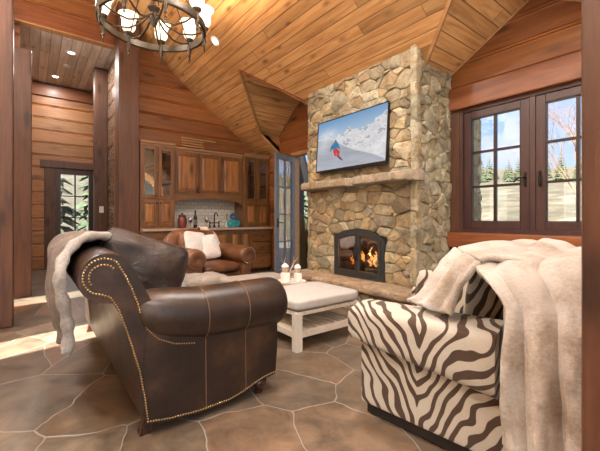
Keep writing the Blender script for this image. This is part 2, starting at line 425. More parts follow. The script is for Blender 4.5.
# posts
def post(name, x0, x1, y0, y1, z1, mat): struct(name, MB().b2((x0, y0, 0), (x1, y1, z1), .018), mat)
post('trim_12', -6.87, -6.57, 1.20, 1.53, 5.0, POST)
post('trim_13', -8.40, -8.16, 1.05, 1.29, ZH, POSTD)
post('trim_14', -6.80, -6.56, -.21, .03, 3.67, POSTD)
post('trim_15', -5.10, -4.80, -.48, -.135, 5.05, POST)
post('trim_16', -.293, .08, 1.22, 1.60, 4.75, POST)
# hall
HALLW = wood('hall_pine', (.13, .05, .016), (.30, .125, .042), (.42, .20, .075), 'Y', .42)
HALLX = wood('hall_pine_side', (.10, .050, .026), (.21, .120, .068), (.33, .215, .14), 'X', .26, coat=.5, worn=.35)
w = MB(); plank_rows(w, -1.2, 2.0, 0, ZH + .1, .285, [(.47, 1.23, 0, 2.34)], lambda u, d, z: Vector((XH + d, u, z)), [2.34 / 8 * k for k in range(9)] + [2.34 + .283 * k for k in range(1, 8)]); struct('wall_far', w, HALLW, smooth=30)
w = MB(); plank_rows(w, XH, XB - .0, 0, ZH + .05, .29, [], lambda u, d, z: Vector((u, 1.29 - d, z))); struct('wall_hall', w, HALLX, smooth=30)
w = MB(); plank_rows(w, XB - .2, 2.6, 0, 4.2, .3, [(-3.42, -2.86, .25, 2.35), (-5.55, -5.0, .25, 2.35)], lambda u, d, z: Vector((u, -4.1 + d, z))); struct('wall_sun_mask', w, WALLW, smooth=30)  # unseen rear wall, added so its two openings shape the sun strips
w = MB(); plank_rows(w, XH, -6.82, 0, ZH + .05, .29, [], lambda u, d, z: Vector((u, -.24 + d, z))); struct('wall_left', w, HALLX, smooth=30)
struct('ceiling_hall', MB().b2((XH - .1, -.4, ZH), (XB + .02, 1.45, ZH + .12)), CEILH, smooth=0)
struct('trim_17', MB().b2((XH, -.24, ZH - .30), (XH + .05, 1.29, ZH - .02), .012), BEAMY)
# hall door
d1 = thing('door_1', 'dark-framed glass door at the end of the hall', 'door', (XH, .85, 0)); d1['kind'] = 'structure'
m = MB(); X0 = XH - .10; X1 = XH + .02
m.b2((X0, .47, 0), (X1, .58, 2.34), .006); m.b2((X0, 1.14, 0), (X1, 1.23, 2.34), .006); m.b2((X0, .58, 2.20), (X1, 1.14, 2.34), .006); m.b2((X0, .58, .0), (X1, 1.14, .16), .006)
obj('door_frame', m, WFRAME, d1)
m = MB(); m.b2((XH - .05, .57, .15), (XH - .044, 1.15, 2.21)); obj('door_glass', m, GLASS, d1, smooth=0)
m = MB(); m.b2((XH - .065, .85, .16), (XH - .025, .88, 2.2))
for k in range(1, 4): m.b2((XH - .064, .58, .16 + k * .51 - .012), (XH - .026, 1.14, .16 + k * .51 + .012))
obj('muntins', m, WMUNT, d1, smooth=0)
m = MB(); m.b2((XH - .02, .27, 0), (XH + .035, .46, 2.36), .008); m.b2((XH - .02, 1.235, 0), (XH + .03, 1.29, 2.36), .008)
m.b2((XH - .02, .20, 2.33), (XH + .06, 1.29, 2.50), .01); struct('trim_18', m, POST)
# switch plate on the hall post
m = MB(); m.b2((-8.162, 1.13, 1.28), (-8.150, 1.21, 1.41), .003); sw = obj('light_switch', m, WHITEP)
tag(sw, 'small white light switch plate on the dark hall post', 'switch')
obj('toggle', MB().b2((-8.150, 1.16, 1.33), (-8.142, 1.18, 1.36), .002), WHITEP, sw)

# exterior glazed door, one leaf standing open
a = Vector((-5.39, 3.60, 0)); b = Vector((-5.655, 4.235, 0)); L = (b - a).length; ang = math.atan2(b.y - a.y, b.x - a.x)
d2 = thing('door_2', 'narrow blue-grey glazed door leaf standing open beside the fireplace', 'door', tuple(a), ang); d2['kind'] = 'structure'
def leaf(m, x0, x1, z0, z1): m.b2((x0, -.022, z0), (x1, .022, z1), .004)
m = MB(); leaf(m, 0, .105, .012, 2.40); leaf(m, L - .11, L, .012, 2.40); leaf(m, .105, L - .11, 2.285, 2.40); leaf(m, .105, L - .11, .012, .20)
obj('door_leaf', m, DOORP, d2, world=False)
m = MB(); m.b2((.10, -.003, .195), (L - .105, .003, 2.29)); obj('door_glass', m, glass('door_glass', (.93, .96, .98), .16), d2, world=False, smooth=0)
m = MB(); cx = (.105 + L - .11) / 2; m.b2((cx - .012, -.016, .2), (cx + .012, .016, 2.285))
for k in range(1, 4): m.b2((.105, -.015, .2 + k * .521 - .011), (L - .11, .015, .2 + k * .521 + .011))
obj('muntins', m, DOORP, d2, world=False, smooth=0)
m = MB(); m.b2((.035, -.045, 1.0), (.065, -.022, 1.16), .004); m.tube([(.05, -.04, 1.09), (.05, -.075, 1.09), (.15, -.08, 1.085)], .009, 8); obj('door_handle', m, IRON, d2, world=False)
m = MB(); m.b2((-5.74, YW - .03, 0), (-5.665, YW + .12, 2.46), .006); m.b2((-5.74, YW - .03, 2.42), (-4.24, YW + .12, 2.50), .006); struct('trim_19', m, TRIM)

# recessed lights
DISC = emis('lamp_disc', (1, .88, .70), 5)
def can(x, y, z, label, M=None):
    r = thing('recessed_light', label, 'ceiling light', (x, y, z), 0, 'recessed lights in the ceilings')
    rot = M or Matrix.Identity(3)
    m = MB().lathe([(.055, -.002), (.060, -.012), (.085, -.010), (.090, 0)], 24, (x, y, z), rot); obj('trim_ring', m, WHITEP, r)
    m = MB().lathe([(.001, -.004), (.056, -.004), (.056, 0), (.001, 0)], 24, (x, y, z), rot); obj('lens', m, DISC, r)
can(-7.75, .62, ZH, 'round recessed light in the middle of the grey hall ceiling')
can(-9.25, .45, ZH, 'round recessed light at the far end of the hall ceiling')
# (-.2150) disc on the slope
tilt = Matrix.Rotation(-math.atan(.755), 3, 'X')
yy = 2.35; can(-5.24, yy, zmain(yy), 'round white light on the sloped ceiling right of the chandelier', tilt)
m = MB().lathe([(.02, -.03), (.05, -.028), (.06, 0)], 20, (-8.45, .60, ZH)); tag(obj('smoke_detector', m, WHITEP), 'small pale smoke detector on the hall ceiling', 'smoke detector')
# ------------------------------------------------------------------ stonework
def clip(poly, p, n):
    out = []
    for i in range(len(poly)):
        a, b = poly[i], poly[(i + 1) % len(poly)]
        da = (a[0] - p[0]) * n[0] + (a[1] - p[1]) * n[1]; db = (b[0] - p[0]) * n[0] + (b[1] - p[1]) * n[1]
        if da <= 0: out.append(a)
        if (da < 0) != (db < 0) and da != db:
            k = da / (da - db); out.append((a[0] + (b[0] - a[0]) * k, a[1] + (b[1] - a[1]) * k))
    return out
PAL = [(.40, .30, .19), (.34, .27, .18), (.45, .37, .27), (.30, .26, .20), (.50, .40, .26), (.38, .25, .14), (.36, .33, .28), (.48, .44, .37), (.28, .22, .15), (.43, .31, .17)]
PAL_COOL_LIT = [(.42, .37, .29), (.36, .34, .30), (.50, .47, .42), (.40, .33, .23), (.44, .42, .38), (.33, .29, .22), (.55, .52, .46), (.46, .38, .26)]  # for the chimney's right face: cool light mixed into the stone colours
def stones(mb, u0, u1, v0, v1, size, place, rng, asp=1.55, extra=(), dead=(), clips=None, pal=PAL, dep=(.026, .048)):
    """irregular fitted stones over a face; place(u, v, depth) -> xyz"""
    pts = []; tries = 0
    for e in extra: pts.append((e, True))
    for e in dead: pts.append((e, False))
    fixed = len(pts)
    while tries < 6000:
        tries += 1
        p = (rng.uniform(u0, u1), rng.uniform(v0, v1)); s_ = size * rng.choice([.55, .7, .9, 1.0, 1.3])
        ok = True
        for (q, _l) in pts:
            if math.hypot((p[0] - q[0]) / asp, p[1] - q[1]) < s_ * .62: ok = False; break
        if ok and clips and clips(p): ok = False
        if ok: pts.append((p, True))
    wt = [rng.uniform(-1, 1) * (size * .42) ** 2 if k >= fixed else 0 for k in range(len(pts))]; rot = [1, 1, 1, 1, 1, 1, 1]
    for i, (p, live) in enumerate(pts):
        if not live: continue
        poly = [(u0, v0), (u1, v0), (u1, v1), (u0, v1)]
        for j, (q, _l) in enumerate(pts):
            if i == j: continue
            dx, dy = (q[0] - p[0]) / asp, q[1] - p[1]; L2 = max(1e-9, dx * dx + dy * dy); bias = .5 + max(-.3, min(.3, .5 * (wt[i] - wt[j]) / L2))
            if dx * dx + dy * dy > (size * 5) ** 2: continue
            poly = clip(poly, (p[0] + (q[0] - p[0]) * bias, p[1] + (q[1] - p[1]) * bias), (dx / asp * rot[i % 7 if i < j else j % 7], dy))
            if len(poly) < 3: break
        if len(poly) < 3: continue
        cx = sum(q[0] for q in poly) / len(poly); cy = sum(q[1] for q in poly) / len(poly)
        # cut long edges so outlines are a little ragged
        pl = []
        for k in range(len(poly)):
            a, b = poly[k], poly[(k + 1) % len(poly)]; l = math.hypot(a[0] - b[0], a[1] - b[1])
            if l < .012: continue
            pl.append(a); ns = int(l / .07)
            for s_ in range(1, ns):
                f = s_ / ns; pl.append((a[0] + (b[0] - a[0]) * f + rng.uniform(-.009, .009), a[1] + (b[1] - a[1]) * f + rng.uniform(-.009, .009)))
        if len(pl) < 3: continue
        def inset(q, d):
            dx, dy = cx - q[0], cy - q[1]; l = math.hypot(dx, dy); d = min(d, l * .6)
            return (q[0] + dx / l * d, q[1] + dy / l * d) if l > 1e-6 else q
        c = rng.choice(pal); f = rng.uniform(.88, 1.25); gq = sum(c) / 3; mb.tint = tuple((q * .66 + gq * .34) * f * w_ for q, w_ in zip(c, (1.0, 1.02, .86)))
        dp = rng.uniform(*dep); tu, tv = rng.uniform(-.09, .09), rng.uniform(-.09, .09)
        def D(q, d0, j): return d0 + tu * (q[0] - cx) + tv * (q[1] - cy) + rng.uniform(-j, j)
        rings = []
        for ins, d0, j in ((-.006, -.03, 0), (-.002, dp - .016, .003), (.012, dp, .006)):
            rings.append([place(*(lambda z: (z[0], z[1], D(z, d0, j)))(inset(q, ins))) for q in pl])
        mid = [place(*(lambda z: (z[0], z[1], D(z, dp + .006, .008)))((q[0] * .5 + cx * .5, q[1] * .5 + cy * .5))) for q in pl]
        rings.append(mid); n = len(pl); vs = [v for r_ in rings for v in r_] + [place(cx, cy, dp + .004)]
        fs = []
        for r_ in range(3):
            for k in range(n): fs.append((r_ * n + k, r_ * n + (k + 1) % n, (r_ + 1) * n + (k + 1) % n, (r_ + 1) * n + k))
        fs += [(3 * n + k, 3 * n + (k + 1) % n, 4 * n) for k in range(n)]
        mb.add(vs, fs)
    mb.tint = (1, 1, 1)
t = NT('fieldstone')
a = t.noise(scale=6, detail=8, rough=.72, dist=.4).outputs[0]; b = t.noise(scale=22, detail=6, rough=.75).outputs[0]
col = t.tinted(t.ramp(a, [(.3, (.50, .47, .43)), (.46, (.95, .92, .87)), (.6, (1.3, 1.25, 1.15)), (.75, (1.7, 1.64, 1.55))]))
col = t.mix(t.ramp(t.noise(scale=2.3, detail=6, rough=.7).outputs[0], [(.52, (0, 0, 0)), (.66, (.55, .55, .55))]), col, (.34, .20, .095))
col = t.mix(t.ramp(t.noise(t.map(loc=(9, 4, 2)), 3.4, 7, .75).outputs[0], [(.56, (0, 0, 0)), (.68, (.6, .6, .6))]), col, (.50, .49, .44))
t.set(Base_Color=t.mix(t.ramp(b, [(.32, (.6, .6, .6)), (.5, (0, 0, 0))]), col, (.12, .095, .07)), Roughness=.8)
t.bump(t.math('ADD', a, t.math('MULTIPLY', b, .7)), .9, .035); STONE = t.m
MORTAR = plain('mortar', (.17, .135, .095), .95)
rng = random.Random(11)
XL, XR, YF = -4.26, -2.37, 3.53
fp = thing('fireplace', 'tall tan fieldstone fireplace and chimney with arched iron doors', 'fireplace', ((XL + XR) / 2, 3.9, 0))
FX0, FX1, FZ0, FZS, FZC = -3.69, -2.785, .355, .84, 1.015
def archz(x):
    u = (x - (FX0 + FX1) / 2) / ((FX1 - FX0) / 2); return FZS + (FZC - FZS) * math.sqrt(max(0, 1 - u * u * .96))
def topz(y): return zmain(y) + .05
m = MB()   # core behind the stones, with the firebox left open
m.ext([(YF, 0), (YW, 0), (YW, topz(YW) + .5), (YF, topz(YF))], XL, FX0 - .02); m.ext([(YF, 0), (YW, 0), (YW, topz(YW) + .5), (YF, topz(YF))], FX1 + .02, XR)
m.ext([(YF, FZC + .03), (YW, FZC + .03), (YW, topz(YW) + .5), (YF, topz(YF))], FX0 - .02, FX1 + .02); m.b2((FX0 - .02, YF, 0), (FX1 + .02, YW, FZ0 - .01))
obj('chimney_core', m, MORTAR, fp, smooth=0)
ex, de = [], []
path = [(FX0, FZ0 + .06 + i * .13) for i in range(4)] + [(FX1, FZ0 + .06 + i * .13) for i in range(4)]
for (x, z) in path:
    s_ = -1 if x == FX0 else 1; ex.append((x + s_ * .10, z)); de.append((x - s_ * .10, z))
for i in range(7):
    x = FX0 + (FX1 - FX0) * (i + .5) / 7; z = archz(x); u = (x - (FX0 + FX1) / 2) / .45
    nx, nz = u * .35, 1; l = math.hypot(nx, nz); nx /= l; nz /= l
    ex.append((x + nx * .085, z + nz * .085)); de.append((x - nx * .085, z - nz * .085))
for i in range(5): de.append((FX0 + .2 + i * .13, FZ0 + .25))
def near_arch(p): return FX0 - .16 < p[0] < FX1 + .16 and p[1] < archz(min(max(p[0], FX0), FX1)) + .15
m = MB()
stones(m, XL - .03, XR + .045, 0, zmain(YF) + .02, .235, lambda u, v, d: Vector((u, YF - d, v)), rng, 1.5, ex, de, near_arch)
stones(m, YF - .05, YW, 0, 3.2, .225, lambda u, v, d: Vector((XR + d, u, v)), rng, 1.3, pal=PAL_COOL_LIT)
stones(m, YF - .05, YW, 0, 3.0, .3, lambda u, v, d: Vector((XL - d, u, v)), rng, 1.3)
obj('stonework', m, STONE, fp, smooth=28)
# hearth and mantel
def slab(m, x0, x1, y0, y1, z0, z1, rng, n=40, ov=.03):
    ring = []
    def edge(f):
        return rng.uniform(-.014, .014)
    P = []
    for i in range(n + 1): x = x0 + (x1 - x0) * i / n; P.append((x, y0 + edge(i) + (.16 * max(0, (i / n - .90) / .10) ** 2) + (.05 * max(0, (.06 - i / n) / .06))))
    P.append((x1, y1)); P.append((x0, y1))
    lv = [(z0, .02), (z0 + .015, .0), ((z0 + z1) / 2, -.006), (z1 - .015, .0), (z1, .022)]
    vs = []; k = len(P)
    for z, ins in lv:
        for (x, y) in P:
            e = ins + rng.uniform(-.004, .004) if y < y1 else 0
            vs.append((x, y + e, z + rng.uniform(-.003, .003)))
    fs = [(l * k + i, l * k + (i + 1) % k, (l + 1) * k + (i + 1) % k, (l + 1) * k + i) for l in range(4) for i in range(k)]
    fs += [list(range(k))[::-1], [4 * k + i for i in range(k)]]
    m.add(vs, fs)
m = MB(); m.tint = (.40, .33, .245); slab(m, -4.36, -2.08, 3.12, YF + .03, .262, .352, rng); obj('hearth_slab', m, STONE, fp, smooth=40)
m = MB(); m.tint = (.40, .35, .27); slab(m, -4.31, -3.2, 3.32, YF + .02, 1.588, 1.70, rng, 24); m.tint = (.42, .37, .30); slab(m, -3.21, -2.27, 3.32, YF + .02, 1.592, 1.705, rng, 24); obj('mantel_shelf', m, STONE, fp, smooth=40)
m = MB(); m.b2((-4.28, 3.24, 0), (-2.22, YF, .262)); obj('hearth_core', m, MORTAR, fp, smooth=0)
m = MB(); stones(m, -4.3, -2.18, 0, .262, .2, lambda u, v, d: Vector((u, 3.24 - d, v)), rng, 1.8)
stones(m, 3.2, YF, 0, .262, .2, lambda u, v, d: Vector((-2.22 + d, u, v)), rng, 1.6); obj('hearth_stones', m, STONE, fp, smooth=28)
SOOT = plain('sooty_firebrick', (.075, .060, .050), .9)
m = MB(); t_ = .03
m.b2((FX0 - .02, YW - .12, FZ0 - .01), (FX1 + .02, YW - .09, FZC + .03)); m.b2((FX0 - .02, YF, FZ0 - .01), (FX1 + .02, YW - .1, FZ0 + .012))
m.b2((FX0 - .02, YF, FZ0), (FX0 + .0, YW - .1, FZC + .03)); m.b2((FX1, YF, FZ0), (FX1 + .02, YW - .1, FZC + .03)); m.b2((FX0, YF + .0, FZC), (FX1, YW - .1, FZC + .03))
obj('firebox', m, SOOT, fp, smooth=0)
# arched iron doors
def arch_ring(m, x0, x1, zb, inset, wd, y0, y1, n=16, whole=True):
    xs = [x0 + (x1 - x0) * i / n for i in range(n + 1)]
    outer = [(x0, zb)] + [(x, archz(x) - inset) for x in xs] + [(x1, zb)]
    xs2 = [x0 + wd + (x1 - x0 - 2 * wd) * i / n for i in range(n + 1)]
    inner = [(x0 + wd, zb + wd)] + [(x, archz(x) - inset - wd) for x in xs2] + [(x1 - wd, zb + wd)]
    k = len(outer); vs = [(x, y0, z) for x, z in outer] + [(x, y0, z) for x, z in inner] + [(x, y1, z) for x, z in outer] + [(x, y1, z) for x, z in inner]
    fs = []
    for i in range(k):
        j = (i + 1) % k
        fs += [(i, j, k + j, k + i), (2 * k + i, 3 * k + i, 3 * k + j, 2 * k + j), (i, 2 * k + i, 2 * k + j, j), (k + i, k + j, 3 * k + j, 3 * k + i)]
    m.add(vs, fs); return inner
FIRON = plain('fireplace_iron', (.085, .098, .108), .45, .7)
m = MB(); arch_ring(m, FX0 + .003, FX1 - .003, FZ0 + .004, .004, .055, YF - .045, YF + .03); obj('iron_surround', m, FIRON, fp)
xm = (FX0 + FX1) / 2
FGL = glass('fire_glass', (.80, .78, .75), .22)
for (x0, x1, sg) in ((FX0 + .058, xm - .004, 1), (xm + .004, FX1 - .058, -1)):
    m = MB(); inn = arch_ring(m, x0, x1, FZ0 + .062, .062, .034, YF - .055, YF - .015); dr = obj('fire_door', m, FIRON, fp)
    g_ = MB(); n = len(inn); g_.add([(x, YF - .037, z) for x, z in inn] + [(x, YF - .032, z) for x, z in inn], [list(range(n)), list(range(n, 2 * n))[::-1]] + [(i, (i + 1) % n, n + (i + 1) % n, n + i) for i in range(n)]); obj('door_glass', g_, FGL, dr, smooth=0)
    hx = x1 - .018 if sg > 0 else x0 + .018
    h = MB(); h.tube([(hx, YF - .05, .60), (hx, YF - .085, .615), (hx, YF - .09, .69), (hx, YF - .085, .765), (hx, YF - .05, .78)], [.008, .009, .012, .009, .008], 8); obj('handle', h, BLACK, dr)
# logs and flames
BARK = wood('bark', (.02, .013, .009), (.055, .034, .021), (.11, .07, .042), 'X', .9, 3, coat=0)
def log(x, y, z, l, r, rz, ry, label):
    m = MB(); n = 10; M = Matrix.Rotation(rz, 3, 'Z') @ Matrix.Rotation(ry, 3, 'Y')
    pts = [M @ Vector((-l / 2 + l * i / n, 0, .01 * math.sin(i * 1.3))) for i in range(n + 1)]
    m.tube([p + Vector((x, y, z)) for p in pts], [r * (1 + .08 * math.sin(i * 2.1)) for i in range(n + 1)], 10)
    tag(obj('fire_log', m, BARK), label, 'log', 'logs in the fireplace')
log(xm - .02, 3.86, .425, .62, .055, .05, 0, 'charred log lying at the back of the fire')
log(xm + .05, 3.70, .422, .58, .052, -.08, 0, 'charred log lying at the front of the fire')
log(xm, 3.78, .525, .5, .048, .45, 0, 'charred log laid across the other two in the fire')
t = NT('flame'); f = t.noise(t.map((6, 6, 2.5)), 1.6, 4).outputs[0]
t.set(Base_Color=(.9, .35, .05), Emission_Color=t.ramp(f, [(.35, (1, .22, .02)), (.55, (1, .5, .12)), (.7, (1, .8, .4))]), Emission_Strength=2.0); FLAME = t.m
m = MB(); rr = random.Random(4)
for k in range(13):
    fx = xm - .30 + .60 * k / 12 + rr.uniform(-.02, .02); fy = 3.76 + rr.uniform(-.06, .06); h = rr.uniform(.08, .22) * (1.35 if 2 < k < 6 else 1.0)
    pts = [(fx + .025 * math.sin(i * 1.1 + k), fy, .50 + h * i / 8) for i in range(9)]
    m.tube(pts, [.005 + .013 * math.sin(PI * (i + .6) / 9) * (1 - i / 9.5) for i in range(9)], 8)
tag(obj('fire', m, FLAME, smooth=180), 'orange flames burning over the logs behind the glass doors', 'fire', kind='stuff')

# ------------------------------------------------------------------ television with the skier on the screen
TX0, TX1, TZ0, TZ1 = -4.015, -2.70, 1.842, 2.595
tv = thing('television', 'large flat television showing a skier, over the stone mantel', 'television', ((TX0 + TX1) / 2, 3.42, TZ0))
TM = Matrix.Translation((0, 0, 0)) @ Matrix.Rotation(R(-4), 4, 'X')
TW, TH = TX1 - TX0, TZ1 - TZ0
def loc(m):  # tilt about the lower edge
    m.v = [TM @ p for p in m.v]; return m
m = MB(); m.b2((-TW / 2, .0, 0), (TW / 2, .045, TH), .006); m.b2((-TW / 2 + .2, .04, .12), (TW / 2 - .2, .07, TH - .15), .01); obj('housing', loc(m), BLACK, tv, world=False)
m = MB(); b_ = .013
m.b2((-TW / 2, -.006, 0), (TW / 2, .0, b_ + .006)); m.b2((-TW / 2, -.006, TH - b_), (TW / 2, .0, TH)); m.b2((-TW / 2, -.006, b_), (-TW / 2 + b_, .0, TH - b_)); m.b2((TW / 2 - b_, -.006, b_), (TW / 2, .0, TH - b_))
obj('bezel', loc(m), BLACK, tv, world=False, smooth=0)
def picture(u, v):
    """skier descending a shaded slope under snowy peaks; u right, v up"""
    def fb(x, y, o=5): return mnoise.fractal(Vector((x, y, 3.7)), .9, 2.1, o)
    sky = Vector((.16, .36, .62)).lerp(Vector((.50, .66, .80)), max(0, min(1, (1 - v) * 2.2)))
    c = sky
    ridge = .60 + .26 * max(0, u - .15) / .85 + .13 * fb(u * 4.2, 1.0) + .05 * fb(u * 17, 4)
    if u < .35: ridge -= .06 * (.35 - u) / .35
    if v < ridge:
        n = fb(u * 9 + v * 3, v * 11 - u * 4, 6); n2 = fb(u * 22, v * 26, 5)
        s = .78 + .16 * n
        c = Vector((s, s * 1.0, s * 1.03))
        if n2 + n * .8 > .42 and ridge - v < .42: c = Vector((.20, .24, .32)).lerp(c, .35)
    slope = .66 - .62 * (max(0, u - .16) / .84) + .02 * math.sin(u * 9)
    if u < .16: slope = .66 + .02 * fb(u * 20, 2)
    if v < slope:
        n = fb(u * 5 + v * 6, v * 16, 5); s = .36 + .07 * n + .16 * (1 - v)
        c = Vector((s * .90, s * .97, s * 1.10))
        if abs(v - (slope - .012)) < .012: c = Vector((.72, .75, .78))
    pl = math.exp(-(((u - .17) / .13) ** 2 + ((v - .68) / .12) ** 2)) * (.8 + .5 * fb(u * 14, v * 14))
    c = c.lerp(Vector((.80, .82, .84)), max(0, min(.9, pl)))
    pl = math.exp(-(((u - .10) / .1) ** 2 + ((v - .5) / .13) ** 2)) * .6
    c = c.lerp(Vector((.70, .74, .80)), max(0, min(.8, pl)))
    return c
m = MB(); NU, NV = 200, 112
sw_, sh_ = TW - 2 * b_, TH - 2 * b_ - .006
def scr(i, j): return Vector((-TW / 2 + b_ + sw_ * i, -.0015, b_ + .006 + sh_ * j))
m.grid(scr, NU, NV); m.t = [tuple(picture(i / NU, j / NV)) for j in range(NV + 1) for i in range(NU + 1)]
def spoly(pts, colr, d):
    m.tint = colr; m.add([scr(u, v) + Vector((0, -d, 0)) for u, v in pts], [list(range(len(pts)))])
def disc(u, v, r, colr, d): spoly([(u + r * math.cos(k * PI / 5), v + r * 1.75 * math.sin(k * PI / 5)) for k in range(10)], colr, d)
spoly([(.285, .325), (.335, .31), (.425, .155), (.405, .15), (.36, .235), (.325, .255)], (.22, .25, .32), .0004)          # shade line of the skis on snow
spoly([(.345, .24), (.36, .245), (.43, .145), (.42, .135)], (.10, .09, .10), .0006); spoly([(.32, .255), (.333, .26), (.40, .165), (.39, .155)], (.10, .09, .10), .0006)
spoly([(.262, .40), (.325, .405), (.375, .325), (.365, .225), (.335, .225), (.335, .31), (.312, .31), (.325, .25), (.295, .255), (.275, .32)], (.72, .035, .05), .0008)
spoly([(.245, .435), (.275, .53), (.315, .545), (.345, .49), (.375, .385), (.36, .375), (.33, .42), (.325, .39), (.265, .385)], (.03, .21, .42), .001)
spoly([(.235, .47), (.262, .505), (.262, .44), (.225, .36), (.215, .375)], (.03, .17, .36), .0012)
disc(.298, .556, .017, (.55, .30, .06), .0014); disc(.304, .550, .010, (.05, .05, .06), .0016)
t = NT('screen'); at = t.n('Attribute', attribute_name='tint').outputs['Color']
t.set(Base_Color=(.01, .01, .01), Emission_Color=at, Emission_Strength=.55, Roughness=.25); SCREEN = t.m
obj('screen', loc(m), SCREEN, tv, world=False, smooth=0)
m = MB(); m.b2((-.25, .06, .2), (.25, .10, .52), .01); obj('wall_mount', m, IRON, tv, world=False)
m = MB(); m.b2((-TW / 2 + .10, -.01, -.022), (TW / 2 + .0, .03, -.002), .004); obj('lower_bar', loc(m), BLACK, tv, world=False)

# ------------------------------------------------------------------ cabinets on the back wall
def door_panel(name, par, x, y0, y1, z0, z1, glassy=False, knob=None, th=.022):
    """frame-and-panel door in the plane X=x (front face), opening towards +X"""
    st = .062; m = MB(); m.tint = vtint(.62, .82)
    m.b2((x - th, y0, z0), (x, y0 + st, z1), .004); m.b2((x - th, y1 - st, z0), (x, y1, z1), .004)
    m.b2((x - th, y0 + st, z0), (x - .001, y1 - st, z0 + st), .004); m.b2((x - th, y0 + st, z1 - st), (x - .001, y1 - st, z1), .004)
    d = obj(name, m, CAB, par)
    if glassy:
        q = MB(); q.b2((x - .014, y0 + st - .004, z0 + st - .004), (x - .010, y1 - st + .004, z1 - st + .004)); obj('glass_pane', q, CABGL, d, smooth=0)
    else:
        q = MB(); q.tint = vtint(1.15, 1.5); a, b, c, e = y0 + st, y1 - st, z0 + st, z1 - st; k = .035
        q.add([(x - .016, a, c), (x - .016, b, c), (x - .016, b, e), (x - .016, a, e), (x - .005, a + k, c + k), (x - .005, b - k, c + k), (x - .005, b - k, e - k), (x - .005, a + k, e - k)],
              [(0, 1, 5, 4), (1, 2, 6, 5), (2, 3, 7, 6), (3, 0, 4, 7), (4, 5, 6, 7)]); obj('raised_panel', q, CAB, d, smooth=0)
    if knob:
        q = MB(); ky = y0 + .032 if knob[0] == 'l' else y1 - .032; kz = z0 + .05 if knob[1] == 'b' else z1 - .05
        q.lathe([(.006, 0), (.006, .012), (.013, .018), (.014, .024), (.009, .030)], 10, (x, ky, kz), Matrix.Rotation(PI / 2, 3, 'Y')); obj('knob', q, IRON, d)
    return d
def carcass(par, x0, x1, y0, y1, z0, z1, mid=None, open_front=True):
    m = MB(); th = .03
    m.b2((x0, y0, z0), (x1, y0 + th, z1)); m.b2((x0, y1 - th, z0), (x1, y1, z1)); m.b2((x0, y0 + th, z0), (x1, y1 - th, z0 + th)); m.b2((x0, y0 + th, z1 - .07), (x1, y1 - th, z1))
    if mid: m.b2((x0, y0 + th, mid - .016), (x1, y1 - th, mid + .016))
    obj('carcass', m, CAB, par, smooth=0)
    q = MB(); q.b2((x0, y0 + th, z0 + th), (x0 + .012, y1 - th, z1 - .07)); obj('back_panel', q, CABD, par, smooth=0)
def crown(par, x1, y0, y1, z):
    m = MB(); prof = [(x1 - .02, z - .05), (x1 + .012, z - .05), (x1 + .018, z - .03), (x1 + .045, z - .012), (x1 + .052, z + .018), (x1 - .02, z + .018)]
    pts = [(a, b) for a, b in prof]
    m.ext([(a, b) for a, b in pts], y0 - .02, y1 + .02, 'XZ'); obj('crown', m, TRIMC, par, smooth=0)
TRIMC = wood('crown_wood', (.16, .08, .035), (.32, .19, .10), (.46, .32, .20), 'Y', .4, knots=False)
XF = -6.60
def tall(y0, y1, label):
    c = thing('tall_cabinet', label, 'cabinet', (-6.8, (y0 + y1) / 2, .98), 0, 'tall wall cabinets on the counter')
    carcass(c, XB + .005, XF, y0, y1, .982, 2.53, 1.505)
    ym = (y0 + y1) / 2
    door_panel('door', c, XF + .02, y0 + .012, ym - .003, 1.01, 1.492, False, 'rt'); door_panel('door', c, XF + .02, ym + .003, y1 - .012, 1.01, 1.492, False, 'lt')
    door_panel('glass_door', c, XF + .02, y0 + .012, ym - .003, 1.522, 2.47, True, 'rb'); door_panel('glass_door', c, XF + .02, ym + .003, y1 - .012, 1.522, 2.47, True, 'lb')
    for z in (1.82, 2.14): obj('shelf', MB().b2((XB + .02, y0 + .03, z), (XF - .04, y1 - .03, z + .018)), CAB, c, smooth=0)
    crown(c, XF, y0 + .02, y1 - .02, 2.53)
tall(1.545, 2.150, 'tall alder cabinet with glazed doors beside the big timber post')
tall(3.615, 4.235, 'tall alder cabinet with glazed doors in the corner beside the open glass door')
wc = thing('wall_cabinet', 'three-door alder wall cabinet over the tiled splashback', 'cabinet', (-6.85, 2.87, 1.58))
XM = -6.68; Y0, Y1 = 2.155, 3.61
carcass(wc, XB + .005, XM, Y0, Y1, 1.60, 2.50)
for i in range(3):
    a = Y0 + .02 + i * (Y1 - Y0 - .04) / 3; door_panel('door', wc, XM + .02, a + .006, a + (Y1 - Y0 - .04) / 3 - .006, 1.655, 2.43, False, 'lb' if i == 2 else 'rb')
m = MB(); n = 20; ys = [Y0 + (Y1 - Y0) * i / n for i in range(n + 1)]
pl = [(Y0, 1.655)] + [(y, 1.43 + .13 * math.sqrt(max(0, 1 - ((y - (Y0 + Y1) / 2) / ((Y1 - Y0) / 2)) ** 2)) if 0 < i < n else 1.43) for i, y in enumerate(ys)] + [(Y1, 1.655)]
m.ext(pl, XM - .025, XM + .012, 'YZ'); obj('arched_valance', m, CABR, wc, smooth=0)
crown(wc, XM, Y0 + .02, Y1 - .02, 2.50)
